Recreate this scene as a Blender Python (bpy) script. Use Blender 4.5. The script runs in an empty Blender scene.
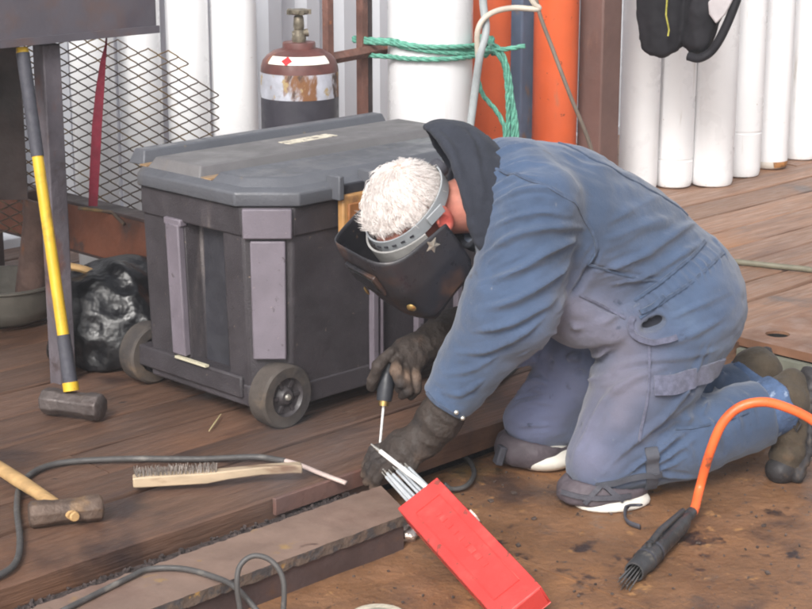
import bpy, bmesh, math, random
import numpy as np
from mathutils import Vector, Matrix, Euler
random.seed(7); rng = np.random.default_rng(7)
S = bpy.context.scene
COL = S.collection
R = math.radians

# ------------------------------------------------------------------ camera
CAM_H, PITCH, FPX = 1.5, 14.9, 1800.0          # metres, degrees, focal length in photo pixels (812 wide)
cam = bpy.data.cameras.new('camera'); cam_o = bpy.data.objects.new('camera', cam); COL.objects.link(cam_o)
cam.sensor_width = 36; cam.lens = 36 * FPX / 812
cam.clip_start = .05; cam.clip_end = 400
cam_o.location = (0, 0, CAM_H); cam_o.rotation_euler = (R(90 - PITCH), 0, 0)
S.camera = cam_o
S.render.resolution_x = 1024; S.render.resolution_y = 768

# ------------------------------------------------------------------ light: bright overcast
world = bpy.data.worlds.new('World'); S.world = world; world.use_nodes = True
wn = world.node_tree; bg = wn.nodes['Background']
sky = wn.nodes.new('ShaderNodeTexSky'); sky.sky_type = 'NISHITA'; sky.sun_disc = False
SUN_EL, SUN_AZ = 38, 198                        # azimuth of the sun, degrees clockwise from +Y
sky.sun_elevation = R(SUN_EL); sky.sun_rotation = R(SUN_AZ); sky.dust_density = 4; sky.air_density = 1
hs = wn.nodes.new('ShaderNodeHueSaturation'); hs.inputs['Saturation'].default_value = .30
wn.links.new(sky.outputs[0], hs.inputs['Color']); wn.links.new(hs.outputs[0], bg.inputs[0])
bg.inputs[1].default_value = .12
sun = bpy.data.lights.new('sun', 'SUN'); sun.energy = 1.5; sun.angle = R(22); sun.color = (1, .97, .93)
sun_o = bpy.data.objects.new('sun', sun); COL.objects.link(sun_o)
sd = Vector((math.sin(R(SUN_AZ)) * math.cos(R(SUN_EL)), math.cos(R(SUN_AZ)) * math.cos(R(SUN_EL)), math.sin(R(SUN_EL))))
sun_o.rotation_euler = (-sd).to_track_quat('-Z', 'Y').to_euler(); sun_o.location = sd * 20
vs = S.view_settings; vs.view_transform = 'Standard'; vs.look = 'None'; vs.gamma = 1; vs.use_curve_mapping = False
vs.exposure = .84
S.cycles.filter_width = 2.0

# ------------------------------------------------------------------ coordinate helpers
_t = R(PITCH)
F_ = np.array([0, math.cos(_t), -math.sin(_t)]); U_ = np.array([0, math.sin(_t), math.cos(_t)])
def ray(x, y): return np.array([(x - 406) / FPX, 0, 0]) - U_ * (y - 304.5) / FPX + F_
def at(x, y, Y):                                # point seen at photo pixel (x, y), Y metres in front of the camera
    d = ray(x, y); return np.array([0, 0, CAM_H]) + d * (Y / d[1])
def gz(x, y, z=0.):                             # point of height z seen at photo pixel (x, y)
    d = ray(x, y); return np.array([0, 0, CAM_H]) + d * ((z - CAM_H) / d[2])
A45 = R(45)                                     # the deck runs at 45 degrees to the view
DO = np.array([-.249, 3.972, 0]); DU = np.array([math.cos(A45), math.sin(A45), 0]); DV = np.array([-math.sin(A45), math.cos(A45), 0])
def dk(u, v, z=0.): return DO + DU * u + DV * v + np.array([0, 0, z])
def todk(p): q = np.asarray(p) - DO; return np.array([q @ DU, q @ DV, q[2]])
PLATE = -.10                                    # level of the steel plate in the well

# ------------------------------------------------------------------ noise for geometry
def _hash(i, j, k, s):
    n = (i * 374761393 + j * 668265263 + k * 2147483647 + s * 974634777) & 0xffffffff
    n = ((n ^ (n >> 13)) * 1274126177) & 0xffffffff
    return ((n ^ (n >> 16)) & 0xffff) / 32767.5 - 1
def vnoise(P, s=0):
    P = np.asarray(P, float); f = np.floor(P).astype(np.int64); t = P - f; t = t * t * (3 - 2 * t); o = 0
    for a in (0, 1):
        for b in (0, 1):
            for c in (0, 1):
                o = o + _hash(f[:, 0] + a, f[:, 1] + b, f[:, 2] + c, s) * (t[:, 0] if a else 1 - t[:, 0]) * (t[:, 1] if b else 1 - t[:, 1]) * (t[:, 2] if c else 1 - t[:, 2])
    return o

# ------------------------------------------------------------------ materials
def srgb(r, g, b):
    f = lambda c: c / 12.92 if c <= .04045 else ((c + .055) / 1.055) ** 2.4
    return (f(r / 255), f(g / 255), f(b / 255), 1)
def mat(name, col, rough=.6, metal=0., var=.25, vscale=6., layers=(), bump=.0, bscale=80., bdetail=4, stretch=(1, 1, 1), coat=0., sheen=0.,
        rvar=.15, alpha=None, attr=None, rand=0., emission=None, transmission=0., weave=0., spec=.5, bdist=.01):
    """base colour varied by noise; layers = (colour, noise scale, low, high, stretch, roughness) laid over it by noise masks; attr = (attribute, colour, roughness)"""
    m = bpy.data.materials.new(name); m.use_nodes = True
    t = m.node_tree; N = t.nodes; L = t.links; b = N['Principled BSDF']
    tc = N.new('ShaderNodeTexCoord'); oi = N.new('ShaderNodeObjectInfo')
    add = N.new('ShaderNodeVectorMath'); add.operation = 'MULTIPLY_ADD'
    L.new(oi.outputs['Random'], add.inputs[0]); add.inputs[1].default_value = (7.3, 3.1, 5.7); L.new(tc.outputs['Object'], add.inputs[2])
    def mapped(st):
        mp = N.new('ShaderNodeMapping'); mp.inputs['Scale'].default_value = st; L.new(add.outputs[0], mp.inputs[0]); return mp.outputs[0]
    def noise(sc, st, det=5, dist=0.):
        n = N.new('ShaderNodeTexNoise'); n.inputs['Scale'].default_value = sc; n.inputs['Detail'].default_value = det
        n.inputs['Roughness'].default_value = .6; n.inputs['Distortion'].default_value = dist; L.new(mapped(st), n.inputs['Vector']); return n.outputs[0]
    def ramp(fac, lo, hi):
        r = N.new('ShaderNodeMapRange'); r.inputs['From Min'].default_value = lo; r.inputs['From Max'].default_value = hi; r.interpolation_type = 'SMOOTHSTEP'
        L.new(fac, r.inputs[0]); return r.outputs[0]
    def mix(fac, a, c):
        x = N.new('ShaderNodeMix'); x.data_type = 'RGBA'
        if hasattr(fac, 'node'): L.new(fac, x.inputs[0])
        else: x.inputs[0].default_value = fac
        for i, q in ((6, a), (7, c)):
            if hasattr(q, 'node'): L.new(q, x.inputs[i])
            else: x.inputs[i].default_value = tuple(q)[:3] + (1,)
        return x.outputs[2]
    def mixf(fac, a, c):
        x = N.new('ShaderNodeMix'); L.new(fac, x.inputs[0])
        for i, q in ((2, a), (3, c)):
            if hasattr(q, 'node'): L.new(q, x.inputs[i])
            else: x.inputs[i].default_value = q
        return x.outputs[0]
    c0 = np.array(col[:3])
    base = mix(ramp(noise(vscale, stretch), .3, .7), tuple(c0 * (1 - var)), tuple(np.minimum(c0 * (1 + var), 1)))
    if rand:
        mu = N.new('ShaderNodeMapRange'); mu.inputs['To Min'].default_value = 1 - rand; mu.inputs['To Max'].default_value = 1 + rand; L.new(oi.outputs['Random'], mu.inputs[0])
        hv = N.new('ShaderNodeHueSaturation'); L.new(base, hv.inputs['Color']); L.new(mu.outputs[0], hv.inputs['Value']); base = hv.outputs[0]
    rg = mixf(ramp(noise(vscale * 2.3, stretch), .3, .7), max(rough - rvar, .04), min(rough + rvar, 1))
    if attr:
        for an, ac, ar in attr:
            at_ = N.new('ShaderNodeAttribute'); at_.attribute_name = an
            base = mix(at_.outputs['Fac'], base, ac)
            if ar is not None: rg = mixf(at_.outputs['Fac'], rg, ar)
    for ly in layers:
        lc, sc, lo, hi = ly[:4]; st = ly[4] if len(ly) > 4 and ly[4] else (1, 1, 1)
        mk = ramp(noise(sc, st, 7, .3), lo, hi); base = mix(mk, base, lc)
        if len(ly) > 5 and ly[5] is not None: rg = mixf(mk, rg, ly[5])
    L.new(base, b.inputs['Base Color']); L.new(rg, b.inputs['Roughness']); b.inputs['Metallic'].default_value = metal
    b.inputs['Specular IOR Level'].default_value = spec
    if coat: b.inputs['Coat Weight'].default_value = coat
    if sheen: b.inputs['Sheen Weight'].default_value = sheen; b.inputs['Sheen Roughness'].default_value = .6
    if transmission: b.inputs['Transmission Weight'].default_value = transmission
    if emission: b.inputs['Emission Color'].default_value = emission[0]; b.inputs['Emission Strength'].default_value = emission[1]
    h = None
    if bump:
        bp = N.new('ShaderNodeBump'); bp.inputs['Strength'].default_value = bump; bp.inputs['Distance'].default_value = bdist
        L.new(noise(bscale, stretch, bdetail), bp.inputs['Height']); h = bp
    if weave:
        wv = N.new('ShaderNodeTexNoise'); wv.inputs['Scale'].default_value = 420; wv.inputs['Detail'].default_value = 2; L.new(tc.outputs['Object'], wv.inputs['Vector'])
        b2 = N.new('ShaderNodeBump'); b2.inputs['Strength'].default_value = weave; b2.inputs['Distance'].default_value = .002
        L.new(wv.outputs[0], b2.inputs['Height'])
        if h: L.new(h.outputs[0], b2.inputs['Normal'])
        h = b2
    if h: L.new(h.outputs[0], b.inputs['Normal'])
    return m

# ------------------------------------------------------------------ mesh helpers
class MB:
    def __init__(s): s.v = []; s.f = []
    def add(s, v, f):
        o = len(s.v); s.v += [tuple(map(float, p)) for p in v]; s.f += [tuple(i + o for i in q) for q in f]; return s
    def box(s, c, d, rot=None, top=None):
        x, y, z = d[0] / 2, d[1] / 2, d[2] / 2; tx, ty = top if top else (1, 1)
        v = [(-x, -y, -z), (x, -y, -z), (x, y, -z), (-x, y, -z), (-x * tx, -y * ty, z), (x * tx, -y * ty, z), (x * tx, y * ty, z), (-x * tx, y * ty, z)]
        if rot is not None:
            M = rot if isinstance(rot, Matrix) else Euler(rot).to_matrix(); v = [M @ Vector(p) for p in v]
        v = [(p[0] + c[0], p[1] + c[1], p[2] + c[2]) for p in v]
        return s.add(v, [(0, 3, 2, 1), (4, 5, 6, 7), (0, 1, 5, 4), (1, 2, 6, 5), (2, 3, 7, 6), (3, 0, 4, 7)])
    def tube(s, pts, rad, seg=10, caps=True, squash=1.):
        P = [Vector(p) for p in pts]; n = len(P); rad = [rad] * n if np.isscalar(rad) else list(rad)
        T = [(P[min(i + 1, n - 1)] - P[max(i - 1, 0)]).normalized() for i in range(n)]
        up = Vector((0, 0, 1)) if abs(T[0].z) < .9 else Vector((1, 0, 0)); a = T[0].cross(up).normalized(); v = []
        for i in range(n):
            a = (a - T[i] * a.dot(T[i])).normalized(); b = T[i].cross(a)
            for k in range(seg):
                q = 2 * math.pi * k / seg; v.append(P[i] + (a * math.cos(q) + b * math.sin(q) * squash) * rad[i])
        f = [(i * seg + k, i * seg + (k + 1) % seg, (i + 1) * seg + (k + 1) % seg, (i + 1) * seg + k) for i in range(n - 1) for k in range(seg)]
        if caps: f += [tuple(range(seg))[::-1], tuple((n - 1) * seg + k for k in range(seg))]
        return s.add(v, f)
    def lathe(s, prof, seg=32, c=(0, 0, 0), axis=None):
        M = Vector((0, 0, 1)).rotation_difference(Vector(axis)).to_matrix() if axis is not None else None
        v = []
        for r, z in prof:
            for k in range(seg):
                q = 2 * math.pi * k / seg; p = Vector((max(r, 1e-5) * math.cos(q), max(r, 1e-5) * math.sin(q), z))
                if M: p = M @ p
                v.append((p.x + c[0], p.y + c[1], p.z + c[2]))
        n = len(prof)
        f = [(i * seg + k, i * seg + (k + 1) % seg, (i + 1) * seg + (k + 1) % seg, (i + 1) * seg + k) for i in range(n - 1) for k in range(seg)]
        return s.add(v, f)
    def prism(s, poly, z0, z1, M=None):
        n = len(poly); v = [(p[0], p[1], z0) for p in poly] + [(p[0], p[1], z1) for p in poly]
        if M is not None: v = [M @ Vector(p) for p in v]
        return s.add(v, [tuple(range(n))[::-1], tuple(range(n, 2 * n))] + [(i, (i + 1) % n, n + (i + 1) % n, n + i) for i in range(n)])
    def mesh(s, name):
        m = bpy.data.meshes.new(name); m.from_pydata(s.v, [], s.f); m.update(); return m
    def build(s, name, material, parent=None, smooth=None, bevel=0., seg=2, sub=0, loc=None, rot=None, weld=True):
        m = s.mesh(name)
        bm = bmesh.new(); bm.from_mesh(m)
        bmesh.ops.recalc_face_normals(bm, faces=bm.faces)
        bm.to_mesh(m); bm.free()
        return link(name, m, material, parent, smooth, bevel, seg, sub, loc, rot)
def link(name, m, material, parent=None, smooth=None, bevel=0., seg=2, sub=0, loc=None, rot=None):
    o = bpy.data.objects.new(name, m); COL.objects.link(o); m.materials.append(material)
    if smooth is not None:
        m.shade_smooth()
        if smooth < 180: m.set_sharp_from_angle(angle=R(smooth))
    if bevel:
        b = o.modifiers.new('bevel', 'BEVEL'); b.width = bevel; b.segments = seg; b.limit_method = 'ANGLE'; b.angle_limit = R(40)
        if smooth is None: m.shade_smooth(); m.set_sharp_from_angle(angle=R(40)); b.harden_normals = False
    if sub: q = o.modifiers.new('sub', 'SUBSURF'); q.levels = sub; q.render_levels = sub
    if parent is not None: o.parent = parent
    if loc is not None: o.location = loc
    if rot is not None: o.rotation_euler = rot
    return o
def tag(o, label, cat=None, group=None, kind=None):
    if label: o['label'] = label
    if cat: o['category'] = cat
    if group: o['group'] = group
    if kind: o['kind'] = kind
    return o
def thing(name, label, cat, loc=(0, 0, 0), rotz=0., group=None):
    o = bpy.data.objects.new(name, None); COL.objects.link(o); o.empty_display_size = .05
    o.location = loc; o.rotation_euler = (0, 0, rotz); return tag(o, label, cat, group)
def part(o, parent):                             # parent a piece modelled in world coordinates
    o.parent = parent
    if parent.parent is None: o.matrix_parent_inverse = Matrix.LocRotScale(parent.location, parent.rotation_euler, None).inverted()
    return o
def smooth_path(pts, n=8):                       # Catmull-Rom
    P = [np.array(p, float) for p in pts]; P = [2 * P[0] - P[1]] + P + [2 * P[-1] - P[-2]]; out = []
    for i in range(1, len(P) - 2):
        a, b, c, d = P[i - 1:i + 3]
        for k in range(n):
            t = k / n; out.append(.5 * (2 * b + (c - a) * t + (2 * a - 5 * b + 4 * c - d) * t * t + (3 * b - a - 3 * c + d) * t ** 3))
    return out + [P[-2]]

# ------------------------------------------------------------------ implicit surfaces (for cloth, leather, bodies)
def sd_cone(P, a, b, ra, rb):
    a = np.asarray(a, np.float32); b = np.asarray(b, np.float32); ab = b - a
    t = np.clip(((P - a) @ ab) / max(ab @ ab, 1e-9), 0, 1); d = P - a - t[:, None] * ab
    return np.sqrt((d * d).sum(1)) - (ra + (rb - ra) * t)
def sd_ell(P, c, r, M=None):
    d = P - np.asarray(c, np.float32)
    if M is not None: d = d @ np.asarray(M, np.float32).T      # rows of M = local axes
    r = np.asarray(r, np.float32); k0 = np.sqrt(((d / r) ** 2).sum(1)); k1 = np.sqrt(((d / (r * r)) ** 2).sum(1)) + 1e-9
    return k0 * (k0 - 1) / k1
def sd_box(P, c, h, M=None, rd=0.):
    d = P - np.asarray(c, np.float32)
    if M is not None: d = d @ np.asarray(M, np.float32).T
    q = np.abs(d) - (np.asarray(h, np.float32) - rd)
    return np.sqrt((np.maximum(q, 0) ** 2).sum(1)) + np.minimum(q.max(1), 0) - rd
def sd_loft(P, pts, lat, rl, rd):                # elliptical tube: lat = lateral direction, rl lateral radius, rd other radius
    best = None; lat = np.asarray(lat, np.float32)
    for i in range(len(pts) - 1):
        a = np.asarray(pts[i], np.float32); b = np.asarray(pts[i + 1], np.float32); ab = b - a
        t = np.clip(((P - a) @ ab) / (ab @ ab), 0, 1); d = P - a - t[:, None] * ab
        l = d @ lat; o2 = np.maximum((d * d).sum(1) - l * l, 0); A = rl[i] + (rl[i + 1] - rl[i]) * t; B = rd[i] + (rd[i + 1] - rd[i]) * t
        k = np.sqrt((l / A) ** 2 + o2 / (B * B)); v = (k - 1) * np.minimum(A, B)
        best = v if best is None else np.minimum(best, v)
    return best
def smin(a, b, k):
    h = np.clip(.5 + .5 * (b - a) / k, 0, 1); return b + (a - b) * h - k * h * (1 - h)
def smax(a, b, k): return -smin(-a, -b, k)
def surfnet(fn, lo, hi, h):
    lo = np.asarray(lo, float); n = np.ceil((np.asarray(hi) - lo) / h).astype(int) + 1
    # coarse pass finds the blocks that hold the surface
    ax = [np.arange(k) for k in n]; f = np.full(n, 9., np.float32); B = 8
    nb = -(-n // B)
    c = np.stack(np.meshgrid(*[np.arange(k) for k in nb], indexing='ij'), -1).reshape(-1, 3)
    cen = (lo + (c * B + B / 2 - .5) * h).astype(np.float32); fc = fn(cen); near = np.abs(fc) < h * B * 1.6
    for (i, j, k), v, q in zip(c, fc, near):
        if not q: f[i * B:i * B + B, j * B:j * B + B, k * B:k * B + B] = v
    cc = c[near]; off = np.stack(np.meshgrid(*[np.arange(B)] * 3, indexing='ij'), -1).reshape(-1, 3)
    for s0 in range(0, len(cc), 1500):
        idx = (cc[s0:s0 + 1500, None, :] * B + off[None]).reshape(-1, 3); idx = idx[(idx < n).all(1)]
        f[idx[:, 0], idx[:, 1], idx[:, 2]] = fn((lo + idx * h).astype(np.float32))
    s = f < 0
    cs = [s[a:n[0] - 1 + a, b:n[1] - 1 + b, d:n[2] - 1 + d] for a in (0, 1) for b in (0, 1) for d in (0, 1)]
    act = np.logical_or.reduce(cs) & ~np.logical_and.reduce(cs)
    I = np.argwhere(act); vid = np.full(n - 1, -1, np.int64); vid[act] = np.arange(len(I))
    acc = np.zeros((len(I), 3)); cnt = np.zeros(len(I))
    cr = [(a, b, d) for a in (0, 1) for b in (0, 1) for d in (0, 1)]
    for p in cr:
        for e in range(3):
            if p[e]: continue
            q = list(p); q[e] = 1
            f0 = f[I[:, 0] + p[0], I[:, 1] + p[1], I[:, 2] + p[2]]; f1 = f[I[:, 0] + q[0], I[:, 1] + q[1], I[:, 2] + q[2]]
            m = (f0 < 0) != (f1 < 0); t = np.where(m, f0 / np.where(m, f0 - f1, 1), 0)
            pos = np.tile(np.array(p, float), (len(I), 1)); pos[:, e] = t; acc[m] += pos[m]; cnt[m] += 1
    V = lo + (I + acc / cnt[:, None]) * h; Fs = []
    for e in range(3):
        u, w = (e + 1) % 3, (e + 2) % 3
        sl0 = [slice(None)] * 3; sl1 = [slice(None)] * 3; sl0[e] = slice(0, -1); sl1[e] = slice(1, None)
        a, b = s[tuple(sl0)], s[tuple(sl1)]; E = np.argwhere(a != b)
        E = E[(E[:, u] > 0) & (E[:, w] > 0) & (E[:, u] < n[u] - 1) & (E[:, w] < n[w] - 1)]
        fl = a[E[:, 0], E[:, 1], E[:, 2]]
        def g_(du, dw):
            q = E.copy(); q[:, u] -= du; q[:, w] -= dw; return vid[q[:, 0], q[:, 1], q[:, 2]]
        Q = np.stack([g_(1, 1), g_(0, 1), g_(0, 0), g_(1, 0)], 1); Q[~fl] = Q[~fl][:, ::-1]; Fs.append(Q)
    return V, np.concatenate(Fs)
def relax(V, F, it=1, w=.5):
    e = np.concatenate([F[:, [0, 1]], F[:, [1, 2]], F[:, [2, 3]], F[:, [3, 0]]]); e = np.concatenate([e, e[:, ::-1]])
    for _ in range(it):
        a = np.zeros_like(V); c = np.bincount(e[:, 0], minlength=len(V))[:, None]
        for k in range(3): a[:, k] = np.bincount(e[:, 0], V[e[:, 1], k], minlength=len(V))
        V = V + w * (a / np.maximum(c, 1) - V)
    return V
def normals(V, F):
    fn = np.cross(V[F[:, 2]] - V[F[:, 0]], V[F[:, 3]] - V[F[:, 1]]); N = np.zeros_like(V)
    for k in range(4):
        for c in range(3): N[:, c] += np.bincount(F[:, k], fn[:, c], minlength=len(V))
    return N / (np.linalg.norm(N, axis=1)[:, None] + 1e-12)
def polydist(V, pts):
    P = np.asarray(pts, float); best = np.full(len(V), 9.); tt = np.zeros(len(V)); n = len(P) - 1
    for i in range(n):
        ab = P[i + 1] - P[i]; t = np.clip(((V - P[i]) @ ab) / (ab @ ab + 1e-12), 0, 1); d = np.linalg.norm(V - P[i] - t[:, None] * ab, axis=1)
        m = d < best; best[m] = d[m]; tt[m] = (i + t[m]) / n
    return best, tt
def on_surf(V, N, px):                           # photo pixels -> points of the camera-side surface
    q = V - np.array([0, 0, CAM_H]); d = q @ F_; sx = 406 + FPX * q[:, 0] / d; sy = 304.5 - FPX * (q @ U_) / d
    fr = (N * q).sum(1) < 0; out = []
    for x, y in px:
        r = (sx - x) ** 2 + (sy - y) ** 2; r = np.where(fr, r, 1e9); k = np.argsort(r)[:12]; k = k[np.argmin(d[k] + .002 * np.sqrt(r[k]))]; out.append(V[k])
    return out
def fold(V, N, px, depth, width, prof='ridge', is3d=False):
    P = px if is3d else on_surf(V, N, px)
    d, t = polydist(V, smooth_path(P, 5)); w = width * (.45 + .55 * np.sin(np.pi * np.clip(t, .02, .98)))
    env = np.clip(np.sin(np.pi * np.clip(t, 0, 1)) * 1.6, 0, 1) ** .7 if len(P) > 1 else 1
    g1 = np.exp(-(d / w) ** 2)
    if prof == 'crease': g1 = .6 * np.exp(-(d / w) ** 1.3) + .4 * g1 - .5 * np.exp(-(d / (w * 2.1)) ** 2)
    return V + N * (depth * g1 * env)[:, None]
def qmesh(name, V, F, attrs=None):
    m = bpy.data.meshes.new(name); m.from_pydata(V.tolist(), [], F.tolist()); m.update(); m.shade_smooth()
    for k, a in (attrs or {}).items():
        at_ = m.attributes.new(k, 'FLOAT', 'POINT'); at_.data.foreach_set('value', np.asarray(a, np.float32))
    return m
# ================================================================== materials of the place
RUST = srgb(112, 66, 42); RUST_D = srgb(62, 42, 36); RUST_O = srgb(160, 98, 46)
m_wood = mat('deck timber', srgb(98, 74, 61), .5, var=.18, vscale=3.5, stretch=(1, 14, 14), bump=.4, bscale=9, rand=.16,
             layers=((srgb(72, 57, 53), 4, .50, .80, (.6, 9, 9), .5), (srgb(118, 94, 80), 3, .62, .9, (.5, 6, 6), .6), (srgb(58, 46, 44), 2.6, .54, .70, None, .35), (srgb(112, 92, 80), 18, .64, .76, (.5, 1.5, 1), .7), (srgb(50, 42, 40), 30, .66, .74, (.6, 1, 1), .5), (srgb(126, 90, 68), 1.3, .52, .80, None, None)))
m_dry = mat('dry rusty timber', srgb(138, 106, 86), .5, var=.18, vscale=3.5, stretch=(1, 12, 12), bump=.4, bscale=9, rand=.14,
            layers=((srgb(104, 76, 62), 3, .50, .75, (.5, 6, 6), .5), (srgb(160, 116, 84), 1.6, .52, .75, None, .6), (srgb(80, 62, 54), 3, .58, .72, None, .35), (srgb(150, 128, 108), 20, .64, .76, (.5, 1.5, 1), .7), (srgb(70, 56, 50), 30, .66, .74, (.6, 1, 1), .5)))
m_steel = mat('rusty deck plate', srgb(130, 94, 66), .55, var=.25, vscale=5, bump=.7, bscale=42, bdetail=8, rvar=.25,
              layers=((srgb(78, 60, 52), 2.6, .48, .66, None, .4), (srgb(150, 106, 68), 3.4, .54, .74, None, .75), (srgb(100, 90, 84), 26, .66, .74, None, .5), (srgb(88, 74, 66), 7, .60, .75, None, .5), (srgb(58, 44, 40), 9, .60, .68, None, .35), (srgb(160, 118, 76), 14, .62, .70, None, .85), (srgb(76, 66, 62), 55, .63, .70, None, .6), (srgb(164, 124, 84), 80, .66, .72, None, .9), (srgb(138, 116, 72), 1.7, .63, .80, None, None)))
m_hatch = mat('worn hatch steel', srgb(126, 92, 72), .5, var=.2, vscale=6, bump=.25, bscale=40, layers=((srgb(90, 64, 54), 3, .5, .7), (srgb(150, 116, 92), 5, .58, .75), (srgb(120, 66, 40), 9, .66, .8)))
m_beam = mat('beam top steel', srgb(132, 110, 98), .55, var=.14, vscale=7, bump=.12, bscale=50, layers=((srgb(150, 122, 84), 13, .64, .72, None, .85), (srgb(112, 88, 78), 4, .52, .8), (srgb(92, 72, 64), 15, .64, .74)))
m_beamedge = mat('flaking rust edge', srgb(96, 82, 72), .85, var=.3, vscale=30, bump=.5, bscale=60, layers=((srgb(72, 68, 68), 28, .48, .58), (srgb(150, 118, 70), 26, .62, .69)))
m_webdark = mat('dark beam web', srgb(74, 60, 58), .6, var=.25, vscale=5, bump=.3, bscale=30, layers=((srgb(110, 76, 48), 5, .58, .75), (srgb(48, 42, 42), 3, .5, .7)))
m_dirt = mat('grit', srgb(70, 60, 58), .9, var=.5, vscale=60, bump=1, bscale=120)
m_ground = mat('quay concrete', srgb(120, 116, 112), .9, var=.2, vscale=1, bump=.4, bscale=30)

# ------------------------------------------------------------------ ground
MB().box((0, 20, -.62), (120, 120, .04)).build('ground', m_ground)['kind'] = 'structure'
# ------------------------------------------------------------------ timber deck: planks laid side by side along the deck direction
deck = MB().box((2.5, 1.6, -.36), (11, 3.2 - .06, .46)).build('timber_deck', m_dirt, loc=tuple(DO), rot=(0, 0, A45)); deck['kind'] = 'structure'
seams = [0, .25, .40, .575, .742, .93, 1.12, 1.30, 1.48, 1.67, 1.86, 2.05, 2.25, 2.45, 2.65, 2.85, 3.05]
for i in range(len(seams) - 1):
    v0, v1 = seams[i], seams[i + 1]; u = -2.6 - random.random() * 1.2
    j_ = random.uniform(1.5, 2.0)
    if i == 0: cuts = [-2.6, 1.3, 4.2, 7.8]
    elif i == 1: cuts = [-2.9, -.95, 1.55, 5.2, 7.8]
    else: cuts = [u, u + 2.0 + random.random() * .6, j_, 4.3 + random.random(), 7.9]
    for a, b in zip(cuts[:-1], cuts[1:]):
        w_, l_ = v1 - v0 - .009, b - a - .006; n = max(int(l_ / .18), 3); mb = MB()
        prof = [(-w_ / 2, -.065), (-w_ / 2, -.005), (-w_ / 2 + .006, 0), (0, .0015), (w_ / 2 - .006, 0), (w_ / 2, -.005), (w_ / 2, -.065)]
        vv = []; sd_ = random.random() * 50
        for k in range(n + 1):
            x = -l_ / 2 + l_ * k / n
            for q, (y, z) in enumerate(prof):
                wob = vnoise(np.array([[x * 4 + sd_, q * 2.1, 0]]))[0]
                vv.append((x, y + (.0035 * wob if abs(y) > w_ / 2 - .01 else 0), z + .002 * wob))
        np_ = len(prof); ff = [(k * np_ + q, k * np_ + (q + 1) % np_, (k + 1) * np_ + (q + 1) % np_, (k + 1) * np_ + q) for k in range(n) for q in range(np_)]
        ff += [tuple(range(np_)), tuple(n * np_ + q for q in range(np_))[::-1]]
        mb.add(vv, ff); mb.build('plank', m_dry if a > 1.2 else m_wood, deck, smooth=30, loc=((a + b) / 2, (v0 + v1) / 2, random.uniform(-.004, .0)), rot=(random.uniform(-.006, .006), 0, 0))
# ------------------------------------------------------------------ steel well plate (uneven), the welded seam strip and the raised hatch plate on the right
def sheet(u0, u1, v0, v1, z, step, amp):
    nu, nv = int((u1 - u0) / step) + 1, int((v1 - v0) / step) + 1; us = np.linspace(u0, u1, nu); vs_ = np.linspace(v0, v1, nv)
    P = np.array([(u, v, 0) for u in us for v in vs_]); h = vnoise(P * 2.2, 3) * amp + vnoise(P * 7, 4) * amp * .35
    return MB().add([(p[0], p[1], z + q) for p, q in zip(P, h)], [(i * nv + j, (i + 1) * nv + j, (i + 1) * nv + j + 1, i * nv + j + 1) for i in range(nu - 1) for j in range(nv - 1)])
pl = sheet(-3, 1.772, -4.2, .03, PLATE, .035, .004).build('steel_plate', m_steel, smooth=180, loc=tuple(DO), rot=(0, 0, A45)); pl['kind'] = 'structure'
# lapped front plate, its edge running across the foreground
fp = sheet(-3, .195, -4.2, -.40, PLATE + .012, .07, .002)
fp.box((.197, -2.3, PLATE + .003), (.012, 3.8, .022))
MB().add(fp.v, fp.f).build('lapped_plate', m_steel, smooth=40, loc=tuple(DO), rot=(0, 0, A45))['kind'] = 'structure'
# raised hatch plate with a round lifting hole
hp = MB(); hc = (1.89, -.06); hr = .037; N = 32
ring = [(hc[0] + hr * math.cos(2 * math.pi * k / N), hc[1] + hr * math.sin(2 * math.pi * k / N)) for k in range(N)]
def sq(k):
    a = 2 * math.pi * k / N; c, s = math.cos(a), math.sin(a); m = max(abs(c), abs(s)); return (hc[0] + .09 * c / m, hc[1] + .075 * s / m)
outer = [sq(k) for k in range(N)]
hp.add([(x, y, .006) for x, y in ring] + [(x, y, .006) for x, y in outer] + [(x, y, -.003) for x, y in ring], [(k, (k + 1) % N, N + (k + 1) % N, N + k) for k in range(N)] + [(k, 2 * N + k, 2 * N + (k + 1) % N, (k + 1) % N) for k in range(N)])
U0, U1, V0, V1 = 1.780, 7.8, -4.2, .028; xa, xb, ya, yb = hc[0] - .09, hc[0] + .09, hc[1] - .075, hc[1] + .075
for (a, b, c, d) in ((U0, xa, V0, V1), (xb, U1, V0, V1), (xa, xb, V0, ya), (xa, xb, yb, V1)):
    hp.add([(a, c, .006), (b, c, .006), (b, d, .006), (a, d, .006)], [(0, 1, 2, 3)])
for (a, b, c, d) in ((U0, V0, U0, V1), (U0, V1, U1, V1)): hp.add([(a, b, .006), (c, d, .006), (c, d, -.02), (a, b, -.02)], [(0, 1, 2, 3)])
h = hp.build('hatch_plate', m_hatch, loc=tuple(DO), rot=(0, 0, A45)); h['kind'] = 'structure'
m_coam = mat('grey green coaming', srgb(118, 120, 108), .6, var=.2, vscale=8, bump=.2, bscale=40, layers=((srgb(96, 70, 54), 8, .55, .7),))
MB().box((4.78, -2.1, -.16), (5.98, 4.2, .118)).box((1.772, -2.08, -.052), (.022, 4.16, .055)).build('hatch_coaming', m_coam, loc=tuple(DO), rot=(0, 0, A45), bevel=.003)['kind'] = 'structure'
MB().lathe([(.0369, -.003), (.0369, -.095), (0, -.095)], 24, (hc[0], hc[1], 0)).build('hole_shade_cup', mat('painted hole shade', srgb(26, 24, 23), .7), h)  # added black cup; the hole's inner shade is put into its colour
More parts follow.
